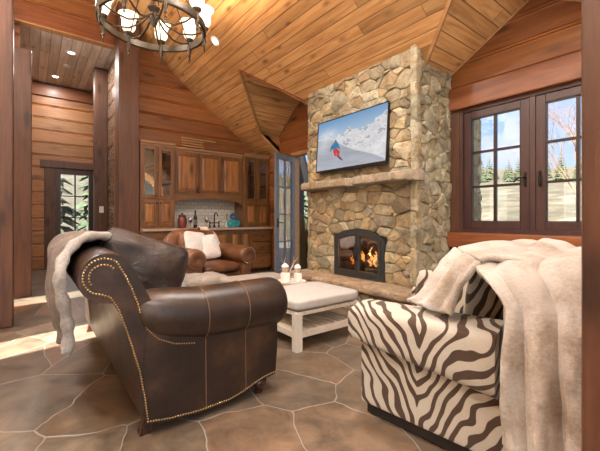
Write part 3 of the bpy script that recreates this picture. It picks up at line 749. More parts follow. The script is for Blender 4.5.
# splashback
t = NT('white_brick_tile')
bt = t.n('TexBrick', {'Vector': t.n('CombineXYZ', {0: t.n('SeparateXYZ', {0: t.co}).outputs[1], 1: t.n('SeparateXYZ', {0: t.co}).outputs[2]}).outputs[0], 'Color1': (.70, .68, .62, 1), 'Color2': (.58, .55, .49, 1), 'Mortar': (.42, .40, .36, 1), 'Scale': 1.0, 'Mortar Size': .006, 'Brick Width': .15, 'Row Height': .072})
t.set(Base_Color=t.mix(t.noise(scale=24, detail=5).outputs[0], bt.outputs['Color'], (.72, .70, .66), 'MULTIPLY'), Roughness=.4); t.bump(bt.outputs['Fac'], -.3, .01)
t.set(Base_Color=bt.outputs['Color'])
struct('wall_tile', MB().b2((XB, 2.15, .975), (XB + .012, 3.615, 1.62)), t.m, smooth=0)
# counter and bases
t = NT('granite'); v = t.n('TexVoronoi', {'Scale': 90}).outputs['Color']; w_ = t.noise(scale=30, detail=5).outputs[0]
t.set(Base_Color=t.mix(w_, t.mix(t.n('SeparateColor', {0: v}).outputs[0], (.30, .22, .17), (.52, .43, .35)), (.40, .31, .24)), Roughness=.25); GRAN = t.m
tag(obj('countertop', MB().b2((XB + .012, 1.54, .93), (-6.42, 4.24, .978), .008), GRAN), 'long speckled tan stone worktop under the alder cabinets', 'countertop')
def base(y0, y1, kind, label):
    c = thing('base_cabinet', label, 'cabinet', (-6.78, (y0 + y1) / 2, 0), 0, 'base cabinets under the stone counter')
    carcass(c, XB + .19, -6.49, y0, y1, .09, .928)
    m = MB(); m.b2((XB + .2, y0, 0), (-6.55, y1, .09)); obj('toe_kick', m, CABD, c, smooth=0)
    ym = (y0 + y1) / 2
    if kind == 'doors':
        door_panel('door', c, -6.47, y0 + .012, ym - .003, .11, .90, False, 'rt'); door_panel('door', c, -6.47, ym + .003, y1 - .012, .11, .90, False, 'lt')
    else:
        for z0, z1 in ((.11, .40), (.41, .66), (.67, .90)):
            m = MB(); m.tint = vtint(); m.b2((-6.49, y0 + .012, z0), (-6.47, y1 - .012, z1), .005); d = obj('drawer', m, CABR, c)
            q = MB(); q.lathe([(.006, 0), (.006, .012), (.014, .018), (.015, .024), (.009, .03)], 10, (-6.47, ym, (z0 + z1) / 2), Matrix.Rotation(PI / 2, 3, 'Y')); obj('knob', q, IRON, d)
base(1.545, 2.085, 'drawers', 'alder base cabinet with drawers left of the wine cooler')
base(2.49, 3.20, 'doors', 'alder base cabinet with two doors behind the leather armchair')
base(3.205, 3.72, 'doors', 'alder base cabinet with two doors between the armchair and the drawers')
base(3.725, 4.235, 'drawers', 'alder base cabinet with drawers in the corner by the open glass door')
c = thing('wine_cooler', 'small steel-framed glass-door wine cooler under the counter', 'wine cooler', (-6.7, 2.29, 0))
m = MB(); m.b2((-7.0, 2.09, .02), (-6.5, 2.485, .05)); m.b2((-7.0, 2.09, .05), (-6.5, 2.11, .92)); m.b2((-7.0, 2.465, .05), (-6.5, 2.485, .92)); m.b2((-7.0, 2.11, .9), (-6.5, 2.465, .92)); m.b2((-7.0, 2.11, .05), (-6.98, 2.465, .9)); obj('body', m, BLACK, c, smooth=0)
m = MB()
a0, a1, z0, z1, f_ = 2.095, 2.48, .10, .915, .04
m.b2((-6.495, a0, z0), (-6.465, a0 + f_, z1), .004); m.b2((-6.495, a1 - f_, z0), (-6.465, a1, z1), .004); m.b2((-6.495, a0 + f_, z0), (-6.465, a1 - f_, z0 + f_), .004); m.b2((-6.495, a0 + f_, z1 - f_), (-6.465, a1 - f_, z1), .004)
d = obj('door', m, STEEL, c); obj('glass_pane', MB().b2((-6.485, a0 + f_, z0 + f_), (-6.478, a1 - f_, z1 - f_)), CABGL, d, smooth=0)
for z in (.3, .5, .7): obj('rack', MB().b2((-6.96, 2.12, z), (-6.53, 2.455, z + .012)), STEEL, c, smooth=0)

# ------------------------------------------------------------------ things on the counter
CZ = .978
m = MB().lathe([(.055, 0), (.075, .02), (.088, .10), (.085, .17), (.066, .21), (.072, .222), (.066, .228)], 22, (-6.62, 2.30, CZ)); j = obj('lidded_jar', m, plain('oxblood_glaze', (.16, .035, .025), .3)); tag(j, 'reddish brown lidded ceramic jar at the left end of the splashback', 'jar')
obj('lid', MB().lathe([(.074, .226), (.07, .24), (.03, .258), (.012, .262), (.018, .28), (.008, .292)], 20, (-6.62, 2.30, CZ)), plain('dark_glaze', (.06, .02, .018), .3), j)
m = MB().lathe([(.037, 0), (.038, .01), (.038, .20), (.030, .235), (.015, .26), (.0145, .33), (.016, .332), (.016, .345)], 18, (-6.66, 2.57, CZ)); bo = obj('wine_bottle', m, plain('dark_green_glass', (.012, .022, .010), .12)); tag(bo, 'dark wine bottle standing between the jar and a glass of red wine', 'bottle')
obj('label_band', MB().lathe([(.0385, .06), (.0387, .062), (.0387, .16), (.0385, .162)], 18, (-6.66, 2.57, CZ)), plain('bottle_paper', (.10, .12, .14), .7), bo)
WINE = plain('red_wine', (.09, .006, .012), .1)
GOB = glass('goblet_glass', (.95, .95, .95), .25)
for (x, y, lab) in ((-6.52, 2.42, 'glass of red wine in front of the jar'), (-6.55, 2.76, 'glass of red wine between the bottle and the tap')):
    g_ = tag(obj('wine_glass', MB().lathe([(.034, 0), (.034, .003), (.005, .008), (.004, .085), (.02, .10), (.040, .135), (.041, .16), (.034, .205), (.033, .205), (.039, .16), (.038, .137), (.018, .104), (.001, .1)], 18, (x, y, CZ)), GOB), lab, 'wine glass', 'glasses of red wine on the counter')
    obj('wine', MB().lathe([(.001, .106), (.017, .107), (.0365, .137), (.0385, .158), (.001, .158)], 18, (x, y, CZ)), WINE, g_)
f_ = thing('faucet', 'dark bronze two-handle tap on the counter below the splashback', 'tap', (-6.80, 3.03, CZ))
x, y = -6.80, 3.03
m = MB().lathe([(.03, 0), (.03, .015), (.016, .03), (.016, .06)], 14, (x, y, CZ)); m.tube([(x, y, CZ + .05), (x, y, CZ + .24), (x + .03, y, CZ + .29), (x + .09, y, CZ + .30), (x + .15, y, CZ + .27), (x + .16, y, CZ + .23)], [.012, .012, .013, .012, .011, .011], 10); obj('spout', m, IRON, f_)
m = MB(); m.tube([(x, y - .10, CZ + .09), (x, y + .10, CZ + .09)], .009, 8); obj('bridge', m, IRON, f_)
for s_ in (-1, 1):
    m = MB().lathe([(.022, 0), (.02, .02), (.012, .04), (.012, .10), (.016, .115), (.006, .13)], 12, (x, y + s_ * .10, CZ)); m.tube([(x, y + s_ * .10, CZ + .12), (x + .04, y + s_ * .13, CZ + .135)], .006, 6); obj('handle', m, IRON, f_)
m = MB().lathe([(.026, 0), (.03, .01), (.03, .08), (.012, .11), (.010, .13)], 14, (-6.72, 3.27, CZ)); sd = obj('soap_dispenser', m, CERAM); tag(sd, 'small pale soap dispenser with a bent pump beside the tap', 'soap dispenser')
m = MB(); m.tube([(-6.72, 3.27, CZ + .12), (-6.72, 3.27, CZ + .25), (-6.70, 3.265, CZ + .272), (-6.66, 3.26, CZ + .262)], .006, 7); obj('pump', m, IRON, sd)
# rolled towels
def towel(y, z, col, lab):
    t = NT('terry_' + lab.split()[0] + lab.split()[3]); n_ = t.noise(scale=160, detail=2).outputs[0]; t.set(Base_Color=t.mix(n_, tuple(q * .7 for q in col), tuple(min(1, q * 1.25) for q in col)), Roughness=.95, Sheen_Weight=.5); t.bump(n_, .5, .01)
    m = MB(); n = 60; turns = 4.2; pts = []
    for i in range(n + 1):
        a = turns * 2 * PI * i / n; r = .012 + .066 * i / n; pts.append((y + r * math.cos(a), z + r * math.sin(a)))
    def fn(u, v):
        k = u * n; i = int(min(n - 1, k)); f = k - i; p = pts[i]; q = pts[i + 1]; return Vector((-.11 + .22 * v, p[0] - y + (q[0] - p[0]) * f, p[1] + (q[1] - p[1]) * f))
    m.grid(fn, n * 2, 6); m.v = [Matrix.Rotation(R(-27), 3, 'Z') @ p_ + Vector((-6.71 - (y - 3.415) * .50, y, 0)) for p_ in m.v]; o = obj('rolled_towel', m, t.m, smooth=180, solid=.013); tag(o, lab, 'towel', 'rolled towels on the counter')
TEAL = (.015, .30, .36)
towel(3.325, CZ + .082, TEAL, 'teal rolled towel at lower left of the towel stack on the counter')
towel(3.505, CZ + .082, (.02, .34, .40), 'teal rolled towel at lower right of the towel stack on the counter')
towel(3.415, CZ + .228, (.008, .07, .16), 'navy rolled towel on top of the two teal ones')
# slatted sled lying on the cabinet tops
SL = wood('pale_slats', (.22, .12, .05), (.40, .25, .12), (.55, .38, .2), 'Y', .5, knots=False)
s_ = thing('wooden_sled', 'slatted pale wooden sled leaning on top of the wall cabinets', 'sled', (-6.85, 2.7, 2.52))
zt = 2.52
for k in range(5):
    m = MB(); yy0 = 2.36; yy1 = 3.08 if k == 4 else 2.80
    m.tube([(-6.80 - .012 * k, yy0, zt + .024 + .052 * k), (-6.80 - .012 * k, yy1, zt + .024 + .052 * k)], .013, 6); obj('slat', m, SL, s_)
for y in (2.42, 2.74): m = MB().tube([(-6.82, y, zt + .008), (-6.875, y, zt + .25)], .010, 6); obj('crossbar', m, CABR, s_)
# ------------------------------------------------------------------ leather sofa
LEA = leather('brown_leather', (.009, .0055, .0045), (.023, .0130, .0092), (.080, .040, .023), .34, .16)
LEAP = leather('dark_pillow_leather', (.010, .0065, .006), (.024, .0145, .011), (.07, .044, .032), .30, .7)
NAIL = plain('brass_nails', (.42, .30, .15), .3, .95)
SEAM = plain('tan_seam', (.16, .095, .055), .6)
FOOTW = wood('red_mahogany', (.012, .004, .0035), (.04, .010, .008), (.08, .02, .014), 'Z', .25, knots=False, coat=.4)
SX0, SX1 = -1.93, -4.22
so = thing('sofa', 'dark brown leather sofa with rolled arms and brass nail trim', 'sofa', ((SX0 + SX1) / 2, .9, 0))
cy, cz, cr = .300, .865, .125
prof = [(.50, .07), (.462, .12), (.452, .30), (.42, .50), (.368, .655), (.325, .735)]
prof += [(cy + cr * math.cos(R(a)), cz + cr * math.sin(R(a))) for a in range(-88, -331, -14)]
prof += [(.43, .885), (.48, .79), (.54, .66), (.59, .50), (.63, .3), (.63, .07)]
m = MB(); n = len(prof)
xs = [SX0 - .004, SX0 - .02] + [SX0 - .02 + (SX1 - SX0 + .04) * i / 12 for i in range(1, 12)] + [SX1 + .02, SX1 + .004]
def shr(p, k): return (p[0] + (.42 - p[0]) * k, p[1] + (.5 - p[1]) * k)
vs = []
for i, x in enumerate(xs):
    k = .02 if i in (0, len(xs) - 1) else 0
    for p in prof: q = shr(p, k); vs.append((x, q[0], q[1]))
fs = [(i * n + j, i * n + (j + 1) % n, (i + 1) * n + (j + 1) % n, (i + 1) * n + j) for i in range(len(xs) - 1) for j in range(n)]
fs += [list(range(n))[::-1], [(len(xs) - 1) * n + j for j in range(n)]]
m.add(vs, fs); obj('back', m, LEA, so, smooth=50)
side = [(.49, .075), (.60, .055), (.76, .042), (.95, .045), (1.03, .06), (1.117, .09), (1.20, .115), (1.29, .125), (1.305, .3), (1.305, .58), (.50, .62), (.47, .40)]
def roll(m, xc, sg):
    secs = [(.40, .03, .70, 0), (.425, .075, .675, 0), (.47, .112, .650, 0), (.54, .134, .630, 0), (.64, .146, .613, .0), (.78, .153, .592, 0), (.95, .156, .588, 0), (1.2, .160, .588, 0), (1.315, .160, .588, 0), (1.352, .148, .588, 0), (1.376, .118, .588, 0), (1.388, .06, .588, 0), (1.39, .005, .588, 0)]
    nn = 28; vs = []
    for (y, r, z, _o) in secs:
        for k in range(nn):
            a = 2 * PI * k / nn; vs.append((xc + sg * .014 + r * 1.04 * math.cos(a), y, z + r * math.sin(a) * (1.0 if math.sin(a) > 0 else 1.02)))
    fs = [(i * nn + k, i * nn + (k + 1) % nn, (i + 1) * nn + (k + 1) % nn, (i + 1) * nn + k) for i in range(len(secs) - 1) for k in range(nn)]
    fs += [list(range(nn))[::-1]]
    m.add(vs, fs)
for (xa, xb, xc, sg) in ((SX0, SX0 - .29, SX0 - .115, 1), (SX1 + .29, SX1, SX1 + .115, -1)):
    m = MB(); m.ext(side, xb, xa); roll(m, xc, sg); ar = obj('arm', m, LEA, so, smooth=50)
    xo = xa + .001 if sg > 0 else xb - .001
    for yy0 in (.80, 1.06):
        q = MB(); q.tube([(xc + sg * .014 + .1615 * 1.04 * math.cos(2 * PI * k / 32), yy0 + .004, .589 + .159 * math.sin(2 * PI * k / 32) * (.975 if yy0 < 1 else 1.0)) for k in range(32)], .0028, 5, True); obj('roll_seam', q, SEAM, ar)
        q2 = MB(); q2.tube([(xo, yy0 + .01, .05 if yy0 < 1 else .075), (xo, yy0 + .006, .46)], .0028, 5); obj('panel_seam', q2, SEAM, ar)
# nail trim round the scroll and along the lower edges
def dots(m, pts, step, r, nrm):
    acc = 0; 
    for a, b in zip(pts, pts[1:]):
        a, b = Vector(a), Vector(b); l = (b - a).length
        if l < 1e-6: continue
        while acc < l:
            p = a + (b - a) * (acc / l)
            u = nrm.orthogonal().normalized(); w = nrm.cross(u)
            ring = [p + u * r * math.cos(k * PI / 3) + w * r * math.sin(k * PI / 3) for k in range(6)]
            ring2 = [p + nrm * r * .55 + (q - p) * .62 for q in ring]
            m.add(ring + ring2 + [p + nrm * r * .8], [(k, (k + 1) % 6, 6 + (k + 1) % 6, 6 + k) for k in range(6)] + [(6 + k, 6 + (k + 1) % 6, 12) for k in range(6)])
            acc += step
        acc -= l
for xo, nx in ((SX0 - .002, Vector((1, 0, 0))), (SX1 + .002, Vector((-1, 0, 0)))):
    m = MB()
    rear = [(.492, .09), (.478, .21), (.452, .36), (.418, .488), (.385, .60), (.352, .70), (.315, .765), (.27, .785)] + [(.287 + .088 * math.cos(R(a)), .868 + .088 * math.sin(R(a))) for a in range(-105, -320, -13)] + [(.385, .86), (.415, .79), (.440, .72), (.462, .64), (.49, .57), (.545, .51), (.63, .467), (.75, .445)]
    dots(m, [(xo, y, z) for y, z in rear], .0145, .0060, nx)
    xo2 = xo + nx.x * .004
    dots(m, [(xo2, y, z + .014) for y, z in side[:8]], .0145, .0060, nx)
    dots(m, [(xo, .285 + .060 * math.cos(R(a)), .866 + .060 * math.sin(R(a))) for a in range(-150, -330, -13)], .0145, .0060, nx)
    obj('nail_trim', m, NAIL, so, smooth=180)
m = MB(); m.b2((SX1 + .28, 1.23, .12), (SX0 - .28, 1.30, .31), .02); m.b2((SX1 + .05, .6, .09), (SX0 - .05, 1.26, .2)); obj('seat_frame', m, LEA, so)
for k in range(2):
    x = SX0 - .30 - (1.69 / 2) * (k + .5)
    m = MB().sup((x, .99, .385), (.84, .74, .18), 9, 3, 8); obj('seat_cushion', m, LEA, so, smooth=180)
for x in (SX0 - .07, SX1 + .07):
    m = MB().lathe([(.015, 0), (.028, .006), (.030, .022), (.016, .034), (.026, .042), (.052, .06), (.058, .085), (.048, .108), (.034, .118), (.034, .13)], 18, (x, 1.2, 0)); obj('leg', m, FOOTW, so)
    m = MB(); s_ = [(x - .028, .475), (x + .028, .475), (x + .028, .53), (x - .028, .53)]
    m.add([(p[0], p[1] - .015, 0) for p in s_] + [(p[0], p[1] + .01, .09) for p in s_], [(0, 3, 2, 1), (4, 5, 6, 7), (0, 1, 5, 4), (1, 2, 6, 5), (2, 3, 7, 6), (3, 0, 4, 7)]); obj('leg', m, FOOTW, so)

def pillow(name, label, cat, c, size, M, mat, a=5, b=2.2, group=None, wob=.03, seed=1, par=None):
    def fn(p):
        e = 1 - .10 * (1 - p.x * p.x) * abs(p.y) ** 3 - .0
        q = Vector((p.x * (1 - .07 * (1 - p.y * p.y)), p.y * (1 - .07 * (1 - p.x * p.x)), p.z))
        q.z += wob * mnoise.noise(Vector((p.x * 2.4 + seed, p.y * 2.4, p.z * 1.3))) * 4
        return q
    m = MB().sup((0, 0, 0), size, a, b, 14, M, fn); m.v = [p + Vector(c) for p in m.v]
    o = obj(name, m, mat, par, smooth=180); q = MB()
    n = 64; ring = []
    for k in range(n):
        an = 2 * PI * k / n; x, y = math.cos(an), math.sin(an); kk = (abs(x) ** a + abs(y) ** a) ** (1 / a); x, y = x / kk, y / kk
        x, y = x * (1 - .07 * (1 - y * y)), y * (1 - .07 * (1 - x * x)); z = wob * mnoise.noise(Vector((x * 2.4 + seed, y * 2.4, 0))) * 4
        ring.append(M @ Vector((x * size[0] / 2 * 1.005, y * size[1] / 2 * 1.005, z * size[2] / 2)) + Vector(c))
    q.tube(ring, .006, 6, True); obj('piping', q, mat, o)
    return tag(o, label, cat, group) if label else o
def frame(xa, ya):  # columns: local x, y (in the face) and the normal
    x = Vector(xa).normalized(); y = Vector(ya); y = (y - x * y.dot(x)).normalized(); return Matrix((x, y, x.cross(y))).transposed()
pillow('leather_pillow', 'dark brown creased leather pillow leaning by the near sofa arm', 'pillow', (-2.40, .57, .812), (.58, .47, .20), frame((.05, 1, -.36), (-.14, .38, 1)), LEAP, 5, 2.1, wob=.05, seed=3)
PALEF = fur('cream_plush', (.42, .39, .34), (.54, .51, .47), (.64, .62, .58), 90, .4)
pillow('plush_pillow', 'cream plush pillow on the sofa behind the dark leather pillow', 'pillow', (-3.0, .87, .675), (.40, .40, .16), frame((.35, 1, 0), (-.10, -.28, 1)), PALEF, 5, 2.2, seed=5)

# fur throw over the sofa back
TAUPE = fur('taupe_fur', (.070, .055, .047), (.135, .110, .094), (.22, .185, .162), 55, .7, 5)
PALEB = fur('pale_fur_edge', (.20, .19, .175), (.32, .305, .285), (.44, .425, .40), 60, .6)
path = [(.66, .70), (.60, .86), (.52, .96), (.42, 1.02), (.32, 1.035), (.22, 1.02), (.150, .965), (.130, .89), (.135, .78), (.152, .66), (.172, .56), (.185, .47)]
def along(path, u):
    k = u * (len(path) - 1); i = min(len(path) - 2, int(k)); f = k - i
    P = [Vector(path[max(0, min(len(path) - 1, j))]) for j in (i - 1, i, i + 1, i + 2)]
    return .5 * ((2 * P[1]) + (P[2] - P[0]) * f + (2 * P[0] - 5 * P[1] + 4 * P[2] - P[3]) * f * f + (3 * P[1] - P[0] - 3 * P[2] + P[3]) * f ** 3)
def throw(u, v, x0=-2.0, x1=-3.3):
    p = along(path, u); xs_ = x0 - .52 * max(0, min(1, (.62 - u) / .40)); x = xs_ + (x1 - xs_) * v
    hang = max(0, (u - .55) / .45)
    fold = .030 * math.sin(v * 15 + 1.2 * math.sin(u * 4)) * (.35 + hang) + .018 * mnoise.noise(Vector((v * 5, u * 4, 2))) * 2
    nr = Vector((-.5, .85)) if u < .55 else Vector((-1, .15))
    y = p.x + nr.x * abs(fold); z = p.y + nr.y * fold * .8
    z += hang * .05 * math.sin(v * 9 + 1) + (.03 * math.sin(v * 7) * (1 - hang))
    x += (.10 * hang * (1 - v) ** 2) * 0 - .10 * max(0, .35 - u) * (1 - v) + .05 * hang * mnoise.noise(Vector((u * 3, v * 3, 0))) - hang * v * .0
    return Vector((x, y - .012 * hang, z))
m = MB().grid(throw, 46, 44); th = obj('fur_throw', m, TAUPE, smooth=180, solid=.028, sub=1); tag(th, 'taupe fur throw draped over the back of the leather sofa', 'throw')
def band(u, v):
    p = throw(u, .0); q = throw(u, .055); d = (p - q); 
    a = PI * (v * 1.0); return p + Vector((.030 * math.sin(a) - .012, 0, 0)) + Vector((0, -.030 * math.cos(a) * (1 if u > .5 else .3), .030 * math.cos(a) * (.1 if u > .6 else .9)))
m = MB(); m.tube([throw(i / 40, 0) + Vector((.012, -.005, .0)) for i in range(41)], [.026 + .005 * math.sin(i * 1.7) for i in range(41)], 10); obj('pale_border', m, PALEB, th, smooth=180)

# tufted ottoman between sofa and table
TUFT = fabric('grey_tufted_velvet', (.21, .185, .16), (.36, .325, .285), 200)
OX, OY = -4.20, 1.70
ot = thing('ottoman', 'grey tufted ottoman between the sofa end and the leather armchair', 'ottoman', (OX, OY, 0))
def tuft(u, v):
    x = -.25 + .50 * u; y = -.29 + .58 * v; e = min(1, min(u, 1 - u, v, 1 - v) * 9); z = .455 - .05 * (1 - e) ** 2
    for i in range(3):
        for j in range(4):
            bx, by = -.17 + .17 * i + (.03 if j % 2 else -.03), -.21 + .14 * j; z -= .030 * math.exp(-((x - bx) ** 2 + (y - by) ** 2) / .0018)
    return Vector((x + OX, y + OY, z))
m = MB().grid(tuft, 48, 48); m.b2((OX - .255, OY - .295, .10), (OX + .255, OY + .295, .405), .02); obj('tufted_top', m, TUFT, ot, smooth=60)
for sx in (-1, 1):
    for sy in (-1, 1): obj('leg', MB().lathe([(.016, 0), (.02, .02), (.028, .10)], 12, (OX + sx * .20, OY + sy * .24, 0)), FOOTW, ot)

# ------------------------------------------------------------------ coffee table: two padded ends, slatted shelf
WASH = wood('whitewashed_wood', (.40, .37, .32), (.58, .55, .49), (.70, .67, .61), 'X', .6, knots=False, coat=0)
WASHZ = wood('whitewashed_leg', (.40, .37, .32), (.58, .55, .49), (.70, .67, .61), 'Z', .6, knots=False, coat=0)
PAD = NT('cream_snakeskin_cloth'); v_ = PAD.n('TexVoronoi', {'Vector': PAD.map((1, 1.4, 1)), 'Scale': 55}).outputs['Distance']; g_ = PAD.noise(scale=9, detail=4).outputs[0]
PAD.set(Base_Color=PAD.mix(PAD.math('MULTIPLY', v_, g_), (.50, .495, .485), (.30, .295, .28)), Roughness=.7); PAD.bump(v_, .25, .006); PAD = PAD.m
TBX0, TBX1, TBY0, TBY1 = -2.37, -3.93, 1.80, 2.58
ct = thing('coffee_table', 'long whitewashed coffee table with padded ends and a slatted shelf', 'coffee table', ((TBX0 + TBX1) / 2, (TBY0 + TBY1) / 2, 0))
for x in (TBX0 - .035, TBX1 + .035):
    for y in (TBY0 + .035, TBY1 - .035): obj('leg', MB().b2((x - .034, y - .034, 0), (x + .034, y + .034, .335), .004), WASHZ, ct)
m = MB(); m.b2((TBX1 + .01, TBY0 + .012, .312), (TBX0 - .01, TBY0 + .045, .335)); m.b2((TBX1 + .01, TBY1 - .045, .312), (TBX0 - .01, TBY1 - .012, .335)); m.b2((TBX0 - .045, TBY0 + .04, .312), (TBX0 - .012, TBY1 - .04, .335)); m.b2((TBX1 + .012, TBY0 + .04, .312), (TBX1 + .045, TBY1 - .04, .335)); m.b2((TBX1 + .01, TBY0 + .01, .33), (TBX0 - .01, TBY1 - .01, .345)); obj('apron', m, WASH, ct)
m = MB(); m.b2((TBX1 + .02, TBY0 + .015, .115), (TBX0 - .02, TBY0 + .05, .17)); m.b2((TBX1 + .02, TBY1 - .05, .115), (TBX0 - .02, TBY1 - .015, .17)); m.b2((TBX0 - .052, TBY0 + .04, .115), (TBX0 - .018, TBY1 - .04, .17)); m.b2((TBX1 + .018, TBY0 + .04, .115), (TBX1 + .052, TBY1 - .04, .17)); obj('shelf_frame', m, WASH, ct)
for k in range(9):
    y = TBY0 + .09 + k * (TBY1 - TBY0 - .18) / 8; m = MB(); m.tint = vtint(.9, 1.05); obj('shelf_slat', m.b2((TBX1 + .05, y - .022, .14), (TBX0 - .05, y + .022, .16)), WASH, ct, smooth=0)
m = MB().sup((TBX0 - .325, 2.19, .402), (.67, .80, .118), 14, 5, 12); obj('cushion', m, PAD, ct, smooth=180)
m = MB().sup((TBX1 + .285, 2.19, .400), (.59, .80, .112), 14, 5, 12); obj('cushion', m, TUFT, ct, smooth=180)
m = MB(); m.tint = (1, 1, 1); m.b2((-3.37, TBY0, .345), (-3.04, TBY1, .425), .006); obj('wood_top', m, wood('oak_top', (.17, .11, .06), (.30, .21, .125), (.40, .30, .19), 'Y', .5, knots=False), ct)
TZ = .425
m = MB().lathe([(.10, 0), (.145, .004), (.165, .022), (.168, .03), (.160, .03), (.14, .012), (.001, .010)], 32, (-3.17, 2.33, TZ)); tag(obj('round_tray', m, CERAM), 'round white dish holding two figurines on the coffee table', 'dish')
BEIGE = plain('beige_wood_ball', (.50, .37, .25), .6)
def figurine(x, y, lab, s=1.0):
    m = MB(); m.box((x, y, TZ + .012 + .055 * s), (.085 * s, .075 * s, .11 * s), None, .018); o = obj('figurine', m, CERAM); tag(o, lab, 'figurine', 'white figurines on the dish')
    obj('head', MB().sph((x, y, TZ + .012 + .145 * s), (.040 * s, .038 * s, .044 * s)), BEIGE, o)
    q = MB(); q.sph((x + .030 * s, y - .020 * s, TZ + .012 + .152 * s), .006 * s, 6); q.sph((x + .036 * s, y + .004 * s, TZ + .012 + .152 * s), .006 * s, 6); obj('eyes', q, BLACK, o)
    obj('cap', MB().lathe([(.041 * s, 0), (.038 * s, .014), (.02 * s, .032), (.004, .042)], 14, (x, y, TZ + .012 + .168 * s)), CERAM, o)
figurine(-3.20, 2.27, 'left white figurine with a round beige head on the dish', 1.05)
figurine(-3.15, 2.41, 'right white figurine with a round beige head on the dish', .95)
an = thing('antler_ornament', 'small twiggy antler ornament behind the two white figurines', 'ornament', (-3.31, 2.40, TZ))
m = MB().lathe([(.04, 0), (.045, .01), (.02, .03), (.012, .05)], 12, (-3.31, 2.40, TZ)); obj('base', m, BEIGE, an)
for sg in (-1, 1):
    q = MB(); b0 = Vector((-3.31, 2.40, TZ + .045)); P = [b0, b0 + Vector((0, sg * .03, .09)), b0 + Vector((.01, sg * .07, .17)), b0 + Vector((.02, sg * .06, .24))]
    q.tube(P, [.009, .008, .006, .003], 7); q.tube([P[1], P[1] + Vector((.02, sg * .05, .05))], [.006, .002], 6); q.tube([P[2], P[2] + Vector((.01, sg * .05, .05))], [.005, .002], 6); obj('antler', q, BEIGE, an)
m = MB(); m.sup((0, 0, .018), (.20, .14, .036), 6, 3, 6); m.v = [Matrix.Rotation(.5, 3, 'Z') @ p + Vector((-3.20, 2.03, TZ)) for p in m.v]; bk = obj('book', m, plain('dark_cover', (.03, .03, .035), .5)); tag(bk, 'small dark book lying beside the white dish', 'book')

# ------------------------------------------------------------------ leather armchair facing the table
LEAC = leather('cognac_leather', (.055, .020, .009), (.145, .058, .024), (.27, .125, .055), .38, .25)
ac = thing('leather_armchair', 'cognac leather club armchair in front of the alder cabinets', 'armchair', (-5.0, 2.10, 0), R(10)); ac.scale = (1.1, 1.1, 1.1)
W2 = .47
m = MB(); m.box((-.04, 0, .22), (.80, .86, .24), None, .03); obj('seat_frame', m, LEAC, ac, world=False)
def puff(p): return p
m = MB().sup((.07, 0, .405), (.68, .56, .17), 8, 3, 10); obj('seat_cushion', m, LEAC, ac, world=False, smooth=180)
m = MB()
def backf(u, v):
    y = -W2 + 2 * W2 * u; a = abs(2 * u - 1); top = .905 - .20 * a ** 3.2
    t_ = 2 * PI * v; zc = .30 + (top - .30) / 2; hz = (top - .30) / 2; th = .125 * (1 - .35 * a ** 4)
    c, s_ = math.cos(t_), math.sin(t_); x = math.copysign(abs(c) ** .75, c) * th; z = zc + math.copysign(abs(s_) ** .55, s_) * hz
    x += -.34 - .20 * (z - .40) + .07 * a ** 2
    return Vector((x, y, z))
m.grid(backf, 28, 28); obj('back', m, LEAC, ac, world=False, smooth=180)
m = MB().sup((-.21, 0, .67), (.19, .58, .46), 6, 2.6, 10, None); 
m = MB(); Mx = frame((0, 1, 0), (-.24, 0, 1)); m.sup((-.205, 0, .66), (.58, .46, .20), 6, 2.4, 10, Mx); obj('back_cushion', m, LEAC, ac, world=False, smooth=180)
for s_ in (-1, 1):
    m = MB(); m.box((.03, s_ * (W2 - .09), .32), (.74, .16, .40), None, .03)
    nn = 24; secs = [(-.36, .06, .52), (-.30, .10, .53), (-.15, .122, .525), (.10, .128, .515), (.36, .130, .505), (.405, .122, .505), (.425, .10, .505), (.43, .06, .505), (.418, .03, .505), (.415, .002, .505)]
    vs = [(x, s_ * (W2 - .075) + r * 1.1 * math.cos(2 * PI * k / nn), z + r * math.sin(2 * PI * k / nn) + .045) for x, r, z in secs for k in range(nn)]
    m.add(vs, [(i * nn + k, i * nn + (k + 1) % nn, (i + 1) * nn + (k + 1) % nn, (i + 1) * nn + k) for i in range(len(secs) - 1) for k in range(nn)]); ar = obj('arm', m, LEAC, ac, world=False, smooth=55)
    q = MB(); dots(q, [(.421, s_ * (W2 - .075) + .108 * 1.1 * math.cos(a), .550 + .108 * math.sin(a)) for a in [2 * PI * i / 40 for i in range(41)]], .03, .007, Vector((1, 0, 0))); obj('nail_trim', q, NAIL, ar, world=False)
    for x in (-.36, .34): obj('leg', MB().lathe([(.02, 0), (.03, .01), (.034, .04), (.028, .08), (.03, .11)], 12, (x, s_ * .36, 0)), FOOTW, ac, world=False)
RA = Matrix.Rotation(R(10), 3, 'Z'); AC = Vector((-5.0, 2.10, 0)); AS = 1.1
WPL = fur('white_plush', (.50, .47, .43), (.62, .60, .57), (.72, .71, .69), 80, .5)
def onchair(c, xa, ya): return RA @ (Vector(c) * AS) + AC, frame(RA @ Vector(xa), RA @ Vector(ya))
c_, M_ = onchair((.02, -.17, .70), (-.15, 1, -.12), (-.36, .12, 1)); pillow('plush_pillow', 'white plush pillow on the armchair, the one nearer its rolled front arm', 'pillow', c_, (.40, .42, .13), M_, WPL, 5, 2.2, 'white pillows on the leather armchair', seed=8)
c_, M_ = onchair((.045, .0, .67), (.12, 1, .10), (-.40, -.14, 1)); pillow('plush_pillow', 'white plush pillow leaning beside another in the armchair, nearer the fireplace', 'pillow', c_, (.36, .38, .12), M_, WPL, 5, 2.2, 'white pillows on the leather armchair', seed=12)
t = NT('pale_print_cloth'); f = t.noise(scale=16, detail=5, rough=.7, dist=1).outputs[0]; t.set(Base_Color=t.ramp(f, [(.40, (.70, .62, .55)), (.52, (.60, .50, .43)), (.62, (.45, .27, .21))]), Roughness=.85); t.bump(f, .3, .01)
pth = [(-.60, .62), (-.585, .80), (-.55, .885), (-.47, .928), (-.38, .90), (-.30, .86), (-.215, .74), (-.17, .63)]
